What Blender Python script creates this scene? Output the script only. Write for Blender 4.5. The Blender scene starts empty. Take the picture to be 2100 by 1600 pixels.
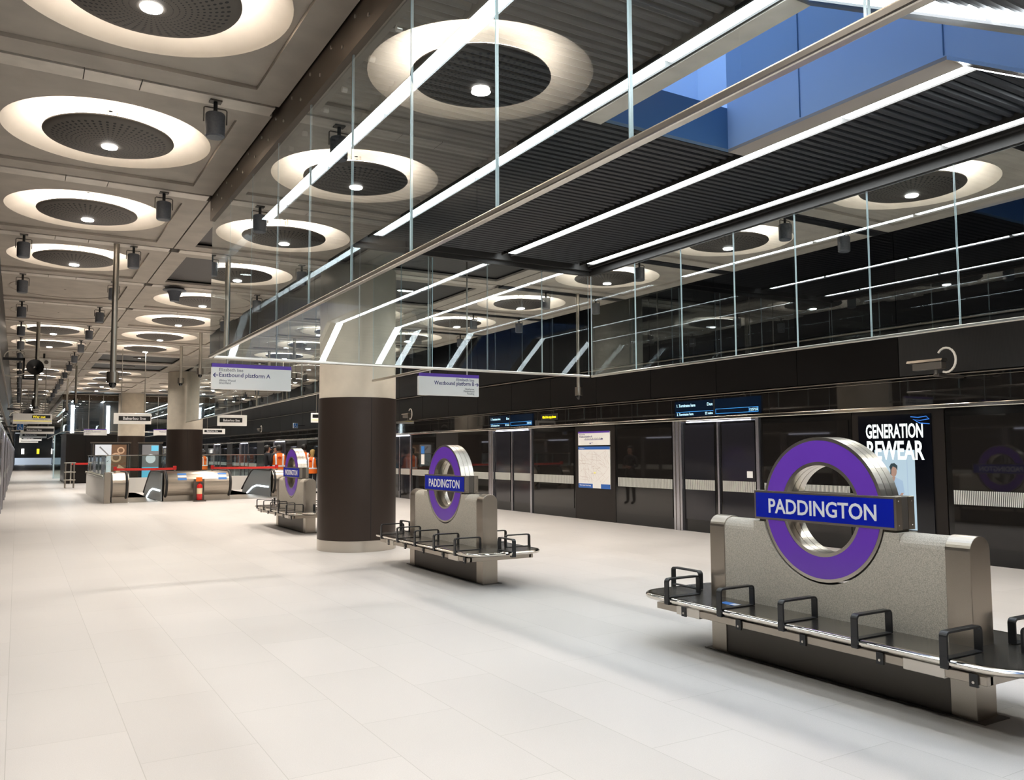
import bpy, bmesh, math, random
from math import pi, sin, cos, radians, sqrt, atan2
from mathutils import Vector, Matrix, Euler

# ------------------------------------------------------------------ camera
S = bpy.context.scene
COL = S.collection
random.seed(7)
YAW, PITCH, ROLL, FPX = radians(30.646), radians(4.241), radians(-0.268), 1709.0
fw = Vector((sin(YAW) * cos(PITCH), cos(YAW) * cos(PITCH), sin(PITCH)))
rt = Vector((cos(YAW), -sin(YAW), 0))
up = rt.cross(fw)
r2 = cos(ROLL) * rt + sin(ROLL) * up
u2 = -sin(ROLL) * rt + cos(ROLL) * up
cd = bpy.data.cameras.new('camera')
cd.sensor_width = 36.0
cd.lens = FPX / 2100.0 * 36.0
cd.clip_start, cd.clip_end = 0.05, 400
cam = bpy.data.objects.new('camera', cd)
mw = Matrix((r2, u2, -fw)).transposed().to_4x4()
mw.translation = (0, 0, 1.6)
cam.matrix_world = mw
COL.objects.link(cam)
S.camera = cam

# ------------------------------------------------------------------ world, exposure
W = bpy.data.worlds.new('world')
S.world = W
W.use_nodes = True
bg = W.node_tree.nodes['Background']
bg.inputs[0].default_value = (0.62, 0.77, 1.0, 1)      # daylight seen only through the skylight shaft
bg.inputs[1].default_value = 3.0
S.view_settings.view_transform = 'Standard'
S.view_settings.look = 'None'
S.view_settings.exposure = 0.28
S.view_settings.gamma = 1.0
S.view_settings.use_curve_mapping = False
S.cycles.max_bounces = 10
S.cycles.diffuse_bounces = 4
S.cycles.glossy_bounces = 5
S.cycles.transparent_max_bounces = 40
S.cycles.caustics_reflective = False
S.cycles.caustics_refractive = False
S.cycles.sample_clamp_indirect = 10.0
DOWN_W = 42.0        # watts of one ceiling downlight
COVE_E = 15.0        # cove ring radiance
STRIP_E = 17.0       # linear light radiance

# ------------------------------------------------------------------ materials
MATS = {}

def M(name, col=(0.5, 0.5, 0.5), rough=0.5, metal=0.0, spec=0.5, em=None, es=0.0, noise=None, bump=0.0, ior=None):
    """noise = (scale, amount, detail) multiplies the colour with soft variation"""
    if name in MATS:
        return MATS[name]
    m = bpy.data.materials.new(name)
    m.use_nodes = True
    nt = m.node_tree
    p = nt.nodes['Principled BSDF']
    p.inputs['Base Color'].default_value = (*col, 1)
    p.inputs['Roughness'].default_value = rough
    p.inputs['Metallic'].default_value = metal
    p.inputs['Specular IOR Level'].default_value = spec
    if ior:
        p.inputs['IOR'].default_value = ior
    if em:
        p.inputs['Emission Color'].default_value = (*em, 1)
        p.inputs['Emission Strength'].default_value = es
    if noise:
        sc, am, det = noise
        tc = nt.nodes.new('ShaderNodeTexCoord')
        nz = nt.nodes.new('ShaderNodeTexNoise')
        nz.inputs['Scale'].default_value = sc
        nz.inputs['Detail'].default_value = det
        nt.links.new(tc.outputs['Object'], nz.inputs['Vector'])
        mr = nt.nodes.new('ShaderNodeMapRange')
        mr.inputs['From Min'].default_value = 0.3
        mr.inputs['From Max'].default_value = 0.7
        mr.inputs['To Min'].default_value = 1 - am
        mr.inputs['To Max'].default_value = 1 + am
        nt.links.new(nz.outputs['Fac'], mr.inputs['Value'])
        mx = nt.nodes.new('ShaderNodeVectorMath')
        mx.operation = 'SCALE'
        mx.inputs[0].default_value = col
        nt.links.new(mr.outputs[0], mx.inputs['Scale'])
        nt.links.new(mx.outputs[0], p.inputs['Base Color'])
        if bump:
            b = nt.nodes.new('ShaderNodeBump')
            b.inputs['Strength'].default_value = bump
            b.inputs['Distance'].default_value = 0.01
            nt.links.new(nz.outputs['Fac'], b.inputs['Height'])
            nt.links.new(b.outputs[0], p.inputs['Normal'])
    MATS[name] = m
    return m

def nodes(name):
    m = bpy.data.materials.new(name)
    m.use_nodes = True
    nt = m.node_tree
    return m, nt, nt.nodes['Principled BSDF'], (lambda t: nt.nodes.new(t)), (lambda a, b: nt.links.new(a, b))

def math_node(nt, op, a, b=None):
    n = nt.nodes.new('ShaderNodeMath')
    n.operation = op
    for i, v in enumerate((a, b)):
        if v is None:
            continue
        if isinstance(v, (int, float)):
            n.inputs[i].default_value = v
        else:
            nt.links.new(v, n.inputs[i])
    return n.outputs[0]

def floor_material():
    m, nt, p, N, L = nodes('terrazzo_floor')
    tc = N('ShaderNodeTexCoord')
    bt = N('ShaderNodeTexBrick')
    bt.offset = 0.5
    bt.inputs['Scale'].default_value = 1.0
    bt.inputs['Brick Width'].default_value = 1.2
    bt.inputs['Row Height'].default_value = 0.6
    bt.inputs['Mortar Size'].default_value = 0.0022
    bt.inputs['Mortar Smooth'].default_value = 0.1
    bt.inputs['Color1'].default_value = (0.635, 0.603, 0.572, 1)
    bt.inputs['Color2'].default_value = (0.67, 0.636, 0.605, 1)
    bt.inputs['Mortar'].default_value = (0.50, 0.475, 0.44, 1)
    mp = N('ShaderNodeMapping')
    mp.inputs['Rotation'].default_value = (0, 0, pi / 2)
    L(tc.outputs['Object'], mp.inputs['Vector'])
    L(mp.outputs[0], bt.inputs['Vector'])
    n1 = N('ShaderNodeTexNoise')
    n1.inputs['Scale'].default_value = 160
    n1.inputs['Detail'].default_value = 4
    L(tc.outputs['Object'], n1.inputs['Vector'])
    n2 = N('ShaderNodeTexNoise')
    n2.inputs['Scale'].default_value = 0.8
    n2.inputs['Detail'].default_value = 3
    L(tc.outputs['Object'], n2.inputs['Vector'])
    a = math_node(nt, 'MULTIPLY_ADD', n1.outputs['Fac'], 0.22)
    a.node.inputs[2].default_value = 0.83
    b = math_node(nt, 'MULTIPLY_ADD', n2.outputs['Fac'], 0.14)
    b.node.inputs[2].default_value = 0.93
    c = math_node(nt, 'MULTIPLY', a, b)
    v = N('ShaderNodeVectorMath')
    v.operation = 'SCALE'
    L(bt.outputs['Color'], v.inputs[0])
    L(c, v.inputs['Scale'])
    L(v.outputs[0], p.inputs['Base Color'])
    rr = math_node(nt, 'MULTIPLY_ADD', n2.outputs['Fac'], 0.2)
    rr.node.inputs[2].default_value = 0.30
    L(rr, p.inputs['Roughness'])
    p.inputs['Specular IOR Level'].default_value = 0.35
    return m

def perforated_material():
    m, nt, p, N, L = nodes('perforated_metal')
    tc = N('ShaderNodeTexCoord')
    sx = N('ShaderNodeSeparateXYZ')
    L(tc.outputs['Object'], sx.inputs[0])
    x, y = sx.outputs[0], sx.outputs[1]
    r = math_node(nt, 'SQRT', math_node(nt, 'ADD', math_node(nt, 'MULTIPLY', x, x), math_node(nt, 'MULTIPLY', y, y)))
    ang = math_node(nt, 'ARCTAN2', y, x)
    NS = 50
    u = math_node(nt, 'MULTIPLY', ang, NS / (2 * pi))
    uf = math_node(nt, 'SUBTRACT', math_node(nt, 'FRACT', u), 0.5)
    du = math_node(nt, 'MULTIPLY', math_node(nt, 'MULTIPLY', uf, r), 2 * pi / NS)
    pr = 0.040
    w = math_node(nt, 'FRACT', math_node(nt, 'DIVIDE', r, pr))
    dv = math_node(nt, 'MULTIPLY', math_node(nt, 'SUBTRACT', w, 0.5), pr)
    d = math_node(nt, 'SQRT', math_node(nt, 'ADD', math_node(nt, 'MULTIPLY', du, du), math_node(nt, 'MULTIPLY', dv, dv)))
    lim = math_node(nt, 'MULTIPLY_ADD', r, 0.026)
    lim.node.inputs[2].default_value = 0.0005
    hole = math_node(nt, 'LESS_THAN', d, lim)
    inside = math_node(nt, 'MULTIPLY', math_node(nt, 'LESS_THAN', r, 0.525), math_node(nt, 'GREATER_THAN', r, 0.10))
    hole = math_node(nt, 'MULTIPLY', hole, inside)
    mix = N('ShaderNodeMix')
    mix.data_type = 'RGBA'
    mix.inputs[6].default_value = (0.115, 0.10, 0.085, 1)
    mix.inputs[7].default_value = (0.006, 0.006, 0.006, 1)
    L(hole, mix.inputs[0])
    L(mix.outputs[2], p.inputs['Base Color'])
    p.inputs['Roughness'].default_value = 0.55
    p.inputs['Metallic'].default_value = 0.2
    return m

def striped_material(name, axis, pitch, duty, c1, c2, rough):
    m, nt, p, N, L = nodes(name)
    tc = N('ShaderNodeTexCoord')
    sx = N('ShaderNodeSeparateXYZ')
    L(tc.outputs['Object'], sx.inputs[0])
    f = math_node(nt, 'LESS_THAN', math_node(nt, 'FRACT', math_node(nt, 'DIVIDE', sx.outputs[axis], pitch)), duty)
    mix = N('ShaderNodeMix')
    mix.data_type = 'RGBA'
    mix.inputs[6].default_value = (*c2, 1)
    mix.inputs[7].default_value = (*c1, 1)
    L(f, mix.inputs[0])
    L(mix.outputs[2], p.inputs['Base Color'])
    p.inputs['Roughness'].default_value = rough
    return m

def clear_glass(name, tint, boost):
    """thin glazing: clear transmission plus a Fresnel mirror on the outer face"""
    m = bpy.data.materials.new(name)
    m.use_nodes = True
    nt = m.node_tree
    nt.nodes.clear()
    out = nt.nodes.new('ShaderNodeOutputMaterial')
    tr = nt.nodes.new('ShaderNodeBsdfTransparent')
    tr.inputs[0].default_value = (*tint, 1)
    gl = nt.nodes.new('ShaderNodeBsdfGlossy')
    gl.inputs['Roughness'].default_value = 0.0
    gl.inputs[0].default_value = (0.93, 0.97, 0.98, 1)
    fr = nt.nodes.new('ShaderNodeFresnel')
    fr.inputs['IOR'].default_value = 1.5
    ge = nt.nodes.new('ShaderNodeNewGeometry')
    a = math_node(nt, 'MULTIPLY', fr.outputs[0], boost)
    b = math_node(nt, 'MINIMUM', a, 0.95)
    c = math_node(nt, 'SUBTRACT', 1.0, ge.outputs['Backfacing'])
    d = math_node(nt, 'MULTIPLY', b, c)
    mx = nt.nodes.new('ShaderNodeMixShader')
    nt.links.new(d, mx.inputs[0])
    nt.links.new(tr.outputs[0], mx.inputs[1])
    nt.links.new(gl.outputs[0], mx.inputs[2])
    nt.links.new(mx.outputs[0], out.inputs[0])
    return m

FLOOR = floor_material()
PERF = perforated_material()
FRIT = striped_material('white_frit_stripes', 1, 0.026, 0.55, (0.72, 0.72, 0.66), (0.05, 0.05, 0.05), 0.25)
RIBBED = striped_material('ribbed_dark_panel', 1, 0.02, 0.6, (0.006, 0.005, 0.0047), (0.002, 0.002, 0.002), 0.45)
GLASS = clear_glass('clear_glass', (0.90, 0.94, 0.95), 3.2)
GLASS2 = clear_glass('balustrade_glass', (0.80, 0.87, 0.86), 2.0)
GEDGE = M('glass_edge', (0.55, 0.68, 0.70), 0.25, 0, 0.8)
CONC = M('ceiling_concrete', (0.47, 0.42, 0.36), 0.8, noise=(3.0, 0.10, 6), bump=0.12)
CONE = M('coffer_plaster', (0.70, 0.65, 0.58), 0.8, noise=(5.0, 0.04, 5))
PLATE = M('service_plate', (0.66, 0.60, 0.52), 0.4, 0.15, noise=(6, 0.08, 3))
DSTRIP = M('dark_service_strip', (0.012, 0.012, 0.014), 0.3)
DMESH = M('dark_mesh_ceiling', (0.035, 0.03, 0.027), 0.5)
GAP = M('shadow_gap', (0.01, 0.01, 0.01), 0.9)
COLC = M('column_concrete', (0.63, 0.56, 0.455), 0.75, noise=(2.4, 0.10, 6), bump=0.05)
CLAD = M('bronze_cladding', (0.045, 0.031, 0.024), 0.44, 0.45, noise=(300, 0.12, 2))
STEEL = M('brushed_steel', (0.60, 0.56, 0.50), 0.28, 1.0)
STEEL_S = M('satin_steel', (0.40, 0.355, 0.30), 0.30, 1.0, noise=(300, 0.04, 2))
CHROME = M('polished_steel', (0.72, 0.68, 0.62), 0.13, 1.0)
SEATTOP = M('seat_top_steel', (0.40, 0.38, 0.35), 0.25, 1.0)
DSTEEL = M('dark_steel', (0.12, 0.105, 0.09), 0.45, 0.6)
BRONZE = M('brown_steel_band', (0.115, 0.085, 0.062), 0.36, 0.7)
BLACKM = M('black_satin', (0.012, 0.012, 0.013), 0.32)
BLACKR = M('black_rubber', (0.012, 0.012, 0.012), 0.5)
STONE = M('pier_terrazzo', (0.455, 0.41, 0.34), 0.65, noise=(170, 0.30, 3))
PURPLE = M('purple_enamel', (0.165, 0.052, 0.50), 0.16, 0, 0.5)
BLUE = M('blue_enamel', (0.003, 0.014, 0.40), 0.16, 0, 0.5)
WHITE = M('white_letter', (0.80, 0.80, 0.82), 0.4)
SIGNW = M('sign_white', (0.93, 0.92, 0.89), 0.4)
SIGNP = M('sign_purple', (0.12, 0.045, 0.42), 0.4)
NAVY = M('sign_navy_text', (0.01, 0.01, 0.14), 0.5)
INK = M('sign_grey_text', (0.12, 0.12, 0.14), 0.5)
SIGNK = M('sign_black', (0.006, 0.006, 0.006), 0.4)
YEL = M('yellow_sign_text', (0.9, 0.72, 0.02), 0.4, em=(1, 0.8, 0.05), es=0.6)
PSDG = M('dark_screen_glass', (0.012, 0.0105, 0.0095), 0.03, 0, 0.55, ior=1.5)
PSDD = M('door_leaf_glass', (0.018, 0.0175, 0.022), 0.10, 0, 0.5)
PSDK = M('screen_black_frame', (0.008, 0.0075, 0.007), 0.10, 0, 0.5)
PSDB = M('screen_brown_panel', (0.017, 0.0135, 0.0115), 0.32, 0, 0.28)
POST = M('door_post_steel', (0.55, 0.54, 0.58), 0.25, 0.9)
WALLB = M('upper_wall_brown', (0.0035, 0.0028, 0.0026), 0.42, 0, 0.14)
WALLD = M('sloped_wall_dark', (0.003, 0.003, 0.004), 0.36, 0, 0.16)
SLAT = M('slat_dark', (0.011, 0.0125, 0.016), 0.45)
FRAMEG = M('void_frame_grey', (0.026, 0.023, 0.020), 0.5, 0.2)
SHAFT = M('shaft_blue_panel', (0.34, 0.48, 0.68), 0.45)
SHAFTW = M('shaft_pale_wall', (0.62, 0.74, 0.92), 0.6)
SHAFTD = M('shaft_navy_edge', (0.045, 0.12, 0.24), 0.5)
EM_STRIP = M('linear_light_diffuser', (0.9, 0.9, 0.9), 0.4, em=(0.90, 0.965, 1.0), es=STRIP_E)
NEWEL = M('newel_steel', (0.42, 0.37, 0.31), 0.30, 1.0)
FRAMEL = M('opening_frame_taupe', (0.30, 0.27, 0.24), 0.5)
TRIMS = M('dull_trim_steel', (0.22, 0.195, 0.165), 0.4, 0.8)
EM_COVE = M('cove_ring_light', (0.9, 0.9, 0.9), 0.4, em=(1.0, 0.90, 0.80), es=COVE_E)
EM_LENS = M('downlight_lens', (0.9, 0.9, 0.9), 0.4, em=(1.0, 0.97, 0.92), es=22.0)
EM_DOOR = M('door_light', (0.9, 0.9, 0.9), 0.4, em=(0.80, 0.82, 1.0), es=4.5)
EM_FAR = M('far_lamp', (0.9, 0.9, 0.9), 0.4, em=(1.0, 0.96, 0.88), es=8.0)
SPKG = M('speaker_grey', (0.115, 0.125, 0.145), 0.5, noise=(60, 0.1, 2))
POLE = M('pole_steel', (0.50, 0.46, 0.40), 0.33, 1.0)
DOME = M('camera_dome', (0.01, 0.01, 0.01), 0.05, 0, 0.8)
CABLE = M('white_cable', (0.62, 0.58, 0.52), 0.5)
ORANGE = M('hi_vis_orange', (1.0, 0.19, 0.012), 0.6)
REFLW = M('reflective_tape', (0.90, 0.93, 0.97), 0.4)
SKIN = M('skin', (0.42, 0.24, 0.17), 0.5)
DARKCL = M('dark_clothing', (0.012, 0.013, 0.018), 0.8)
HAIRD = M('dark_hair', (0.008, 0.006, 0.005), 0.55)
HAIRB = M('blond_hair', (0.50, 0.33, 0.11), 0.55)
DENIM = M('pale_denim', (0.25, 0.38, 0.48), 0.8)
RED = M('red_paint', (0.62, 0.012, 0.010), 0.3)
REDT = M('red_tape', (0.75, 0.035, 0.025), 0.5)
CREAM = M('cream_label', (0.75, 0.62, 0.40), 0.5)
STKB = M('sticker_blue', (0.03, 0.20, 0.62), 0.4)
PAPER = M('poster_paper', (0.88, 0.865, 0.84), 0.5)
MAPL = M('map_lines', (0.58, 0.48, 0.45), 0.6)
MAPB = M('map_blue', (0.025, 0.13, 0.48), 0.5)
SCRB = M('screen_dark_blue', (0.001, 0.003, 0.008), 0.15, em=(0.010, 0.040, 0.11), es=0.10)
SCRT = M('screen_text', (0.5, 0.8, 1), 0.4, em=(0.55, 0.88, 1.0), es=0.9)
SCRL = M('screen_line_blue', (0.02, 0.2, 0.5), 0.4, em=(0.06, 0.34, 0.85), es=0.9)
LEDY = M('led_yellow', (0.8, 0.7, 0.0), 0.4, em=(1.0, 0.80, 0.0), es=1.2)
ADBG = M('advert_black', (0.002, 0.002, 0.003), 0.12, em=(0.002, 0.004, 0.010), es=0.15)
ADW = M('advert_white', (0.8, 0.9, 0.9), 0.4, em=(0.88, 0.97, 0.97), es=0.75)
ADL = M('advert_pale_blue', (0.2, 0.25, 0.3), 0.4, em=(0.42, 0.58, 0.68), es=0.6)
ADS = M('advert_skin', (0.3, 0.2, 0.16), 0.5, em=(0.30, 0.17, 0.13), es=0.45)
ADC = M('advert_shirt', (0.2, 0.25, 0.3), 0.5, em=(0.30, 0.46, 0.66), es=0.55)
ADD = M('advert_dark', (0.01, 0.02, 0.025), 0.5, em=(0.015, 0.04, 0.05), es=0.6)
ADBL = M('advert_blue_mark', (0.02, 0.1, 0.4), 0.5, em=(0.02, 0.16, 0.55), es=0.8)
ESCG = M('escalator_grey_panel', (0.25, 0.27, 0.28), 0.4, 0.3)
EM_ESC = M('escalator_light', (0.9, 0.95, 1), 0.4, em=(0.85, 0.95, 1.0), es=3.0)
GUARDW = M('guard_pale_panel', (0.75, 0.73, 0.69), 0.4)

# ------------------------------------------------------------------ mesh helpers
class MB:
    def __init__(self):
        self.v, self.f, self.mi, self.sm, self.mats = [], [], [], [], []

    def _m(self, mat):
        if mat is None:
            mat = self.mats[0] if self.mats else None
        if mat not in self.mats:
            self.mats.append(mat)
        return self.mats.index(mat)

    def faces(self, vs, fs, mat=None, smooth=False):
        b = len(self.v)
        self.v += [tuple(p) for p in vs]
        k = self._m(mat)
        for f in fs:
            self.f.append([b + i for i in f])
            self.mi.append(k)
            self.sm.append(smooth)
        return self

    def box(self, x0, x1, y0, y1, z0, z1, mat=None):
        vs = [(x, y, z) for z in (z0, z1) for y in (y0, y1) for x in (x0, x1)]
        return self.faces(vs, [(0, 2, 3, 1), (4, 5, 7, 6), (0, 1, 5, 4), (2, 6, 7, 3), (0, 4, 6, 2), (1, 3, 7, 5)], mat)

    def cyl(self, p0, p1, r0, r1=None, mat=None, n=16, caps=True, smooth=True):
        r1 = r0 if r1 is None else r1
        p0, p1 = Vector(p0), Vector(p1)
        d = (p1 - p0).normalized()
        a = d.orthogonal().normalized()
        c = d.cross(a)
        vs = []
        for p, r in ((p0, r0), (p1, r1)):
            for i in range(n):
                t = 2 * pi * i / n
                vs.append(p + r * (cos(t) * a + sin(t) * c))
        self.faces(vs, [(i, (i + 1) % n, n + (i + 1) % n, n + i) for i in range(n)], mat, smooth)
        if caps:
            self.faces(vs[:n], [tuple(range(n - 1, -1, -1))], mat)
            self.faces(vs[n:], [tuple(range(n))], mat)
        return self

    def tube(self, pts, r, mat=None, n=8):
        pts = [Vector(p) for p in pts]
        vs = []
        ref = None
        for i, p in enumerate(pts):
            d = (pts[min(i + 1, len(pts) - 1)] - pts[max(i - 1, 0)]).normalized()
            if ref is None:
                ref = d.orthogonal().normalized()
            a = (ref - d * ref.dot(d)).normalized()
            ref = a
            c = d.cross(a)
            for k in range(n):
                t = 2 * pi * k / n
                vs.append(p + r * (cos(t) * a + sin(t) * c))
        fs = []
        for i in range(len(pts) - 1):
            for k in range(n):
                fs.append((i * n + k, i * n + (k + 1) % n, (i + 1) * n + (k + 1) % n, (i + 1) * n + k))
        self.faces(vs, fs, mat, True)
        m = len(pts) - 1
        self.faces(vs[:n], [tuple(range(n - 1, -1, -1))], mat)
        self.faces(vs[m * n:], [tuple(range(n))], mat)
        return self

    def lathe(self, prof, c=(0, 0, 0), axis='Z', n=48, mat=None, smooth=True, closed=False):
        """prof: (radius, height) pairs turned around an axis through c"""
        c = Vector(c)
        vs = []
        for r, h in prof:
            for i in range(n):
                t = 2 * pi * i / n
                a, b = r * cos(t), r * sin(t)
                if axis == 'Z':
                    vs.append(c + Vector((a, b, h)))
                elif axis == 'X':
                    vs.append(c + Vector((h, a, b)))
                else:
                    vs.append(c + Vector((a, h, b)))
        fs = []
        k = len(prof)
        for j in range(k if closed else k - 1):
            j2 = (j + 1) % k
            for i in range(n):
                fs.append((j * n + i, j * n + (i + 1) % n, j2 * n + (i + 1) % n, j2 * n + i))
        return self.faces(vs, fs, mat, smooth)

    def prism(self, poly, lo, hi, axis='X', mat=None):
        """polygon (2-D) extruded along an axis; poly coordinates are the two other axes in order"""
        def P(a, b, h):
            return {'X': (h, a, b), 'Y': (a, h, b), 'Z': (a, b, h)}[axis]
        n = len(poly)
        vs = [P(a, b, lo) for a, b in poly] + [P(a, b, hi) for a, b in poly]
        fs = [tuple(range(n - 1, -1, -1)), tuple(range(n, 2 * n))]
        fs += [(i, (i + 1) % n, n + (i + 1) % n, n + i) for i in range(n)]
        return self.faces(vs, fs, mat)

    def loops(self, loops, mat=None, cap0=True, cap1=True, smooth=True, capmat=None):
        n = len(loops[0])
        vs = [p for l in loops for p in l]
        fs = [(j * n + i, j * n + (i + 1) % n, (j + 1) * n + (i + 1) % n, (j + 1) * n + i)
              for j in range(len(loops) - 1) for i in range(n)]
        self.faces(vs, fs, mat, smooth)
        if cap0:
            self.faces(loops[0], [tuple(range(n - 1, -1, -1))], mat)
        if cap1:
            self.faces(loops[-1], [tuple(range(n))], capmat or mat)
        return self

    def mesh(self, name, mat=None):
        me = bpy.data.meshes.new(name)
        me.from_pydata(self.v, [], self.f)
        for m in self.mats:
            me.materials.append(m if m is not None else mat)
        me.polygons.foreach_set('material_index', self.mi)
        me.polygons.foreach_set('use_smooth', self.sm)
        bm = bmesh.new()
        bm.from_mesh(me)
        bmesh.ops.remove_doubles(bm, verts=bm.verts, dist=1e-5)
        bmesh.ops.recalc_face_normals(bm, faces=bm.faces)
        for e in bm.edges:
            if len(e.link_faces) != 2 or e.calc_face_angle(0) > 0.66:
                e.smooth = False
        bm.to_mesh(me)
        bm.free()
        me.update()
        return me

    def build(self, name, mat=None, parent=None, loc=None):
        o = bpy.data.objects.new(name, self.mesh(name, mat))
        COL.objects.link(o)
        if parent is not None:
            o.parent = parent
        if loc is not None:
            o.location = loc
        return o

def bevel(o, w=0.004, seg=2):
    md = o.modifiers.new('edge_bevel', 'BEVEL')
    md.width, md.segments, md.limit_method = w, seg, 'ANGLE'
    md.harden_normals = False
    return o

def tag(o, label, cat, group=None):
    o['label'], o['category'] = label, cat
    if group:
        o['group'] = group
    return o

def thing(name, label, cat, loc=(0, 0, 0), rotz=0.0, group=None):
    o = bpy.data.objects.new(name, None)
    o.empty_display_size = 0.1
    COL.objects.link(o)
    o.location = loc
    o.rotation_euler = (0, 0, rotz)
    return tag(o, label, cat, group)

def struct(o):
    o['kind'] = 'structure'
    return o

def sgroup(name):
    o = bpy.data.objects.new(name, None)
    COL.objects.link(o)
    return struct(o)

def dup(root, loc, rotz=None, label=None, group=None):
    r = root.copy()
    COL.objects.link(r)
    r.location = loc
    if rotz is not None:
        r.rotation_euler = (0, 0, rotz)
    if label:
        r['label'] = label
    if group:
        r['group'] = group
    def kids(src, dst):
        for ch in list(src.children):
            c = ch.copy()
            COL.objects.link(c)
            c.parent = dst
            kids(ch, c)
    kids(root, r)
    return r

def text(s, width=None, height=None, mat=None, name='lettering', parent=None, loc=(0, 0, 0), face='-Y',
         bold=0.0, align='LEFT', extrude=0.0006, sx=1.0):
    """letters as real geometry; width/height in metres; loc = left/centre/right of the baseline"""
    cu = bpy.data.curves.new('letters', 'FONT')
    cu.body = s
    cu.align_x = align
    cu.size = 1.0
    cu.extrude = 0.02
    cu.offset = bold
    cu.resolution_u = 3
    ob = bpy.data.objects.new('letters', cu)
    COL.objects.link(ob)
    bpy.context.view_layer.update()
    dg = bpy.context.evaluated_depsgraph_get()
    me = bpy.data.meshes.new_from_object(ob.evaluated_get(dg))
    bpy.data.objects.remove(ob)
    bpy.data.curves.remove(cu)
    xs = [v.co.x for v in me.vertices]
    cap = 0.72
    k = height / cap if height else width / (max(xs) - min(xs))
    kx = k * sx
    if height and width:
        kx = width / (max(xs) - min(xs))
    if align == 'LEFT':
        ox = min(xs)
    elif align == 'RIGHT':
        ox = max(xs)
    else:
        ox = (min(xs) + max(xs)) / 2
    R = {'-Y': Euler((pi / 2, 0, 0)), '-X': Euler((pi / 2, 0, -pi / 2)), '+X': Euler((pi / 2, 0, pi / 2)),
         '+Y': Euler((pi / 2, 0, pi)), '+Z': Euler((0, 0, -pi / 2))}[face].to_matrix()
    lc = Vector(loc)
    for v in me.vertices:
        p = Vector(((v.co.x - ox) * kx, v.co.y * k, v.co.z / 0.02 * extrude))
        v.co = lc + R @ p
    me.materials.clear()
    me.materials.append(mat)
    me.name = name
    o = bpy.data.objects.new(name, me)
    COL.objects.link(o)
    if parent is not None:
        o.parent = parent
    return o

def rrect(hx, hy, r, n=8, z=0.0, ins=0.0):
    hx, hy, r = hx - ins, hy - ins, max(r - ins, 0.005)
    pts = []
    for cx, cy, a0 in ((hx - r, hy - r, 0), (-hx + r, hy - r, pi / 2), (-hx + r, -hy + r, pi), (hx - r, -hy + r, 1.5 * pi)):
        for i in range(n + 1):
            a = a0 + pi / 2 * i / n
            pts.append((cx + r * cos(a), cy + r * sin(a), z))
    return pts

ORD = ['first', 'second', 'third', 'fourth', 'fifth', 'sixth', 'seventh', 'eighth', 'ninth', 'tenth', 'eleventh',
       'twelfth', 'thirteenth', 'fourteenth', 'fifteenth', 'sixteenth', 'seventeenth', 'eighteenth', 'nineteenth', 'twentieth']

# ------------------------------------------------------------------ main dimensions
ZC = 4.705                # concrete ceiling
XL, XR = -0.34, 11.6      # platform screens, left and right
VX0, VX1, VY1 = 1.97, 7.66, 10.5   # glazed void: left, right, far end
ZG = 2.76                 # underside of hanging glass
ZS = 4.45                 # underside of slatted ceiling
YK = 3.43                 # where the slatted ceiling folds down
YEND = 150.0
BEAM0 = 7.46              # a service strip every 3 m
XM = 4.95                 # column line

exec_parts = []
# ------------------------------------------------------------------ floor
def build_floor():
    m = MB()
    pits = [(3.2, 4.16), (6.45, 8.0)]
    y0, y1 = 30.9, 37.6
    m.box(-3.0, 14.5, -6.0, y0, -0.3, 0, FLOOR)
    m.box(-3.0, 14.5, y1, YEND, -0.3, 0, FLOOR)
    xs = [-3.0] + [v for p in pits for v in p] + [14.5]
    for i in range(0, len(xs), 2):
        m.box(xs[i], xs[i + 1], y0, y1, -0.3, 0, FLOOR)
    struct(m.build('floor'))
build_floor()

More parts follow.
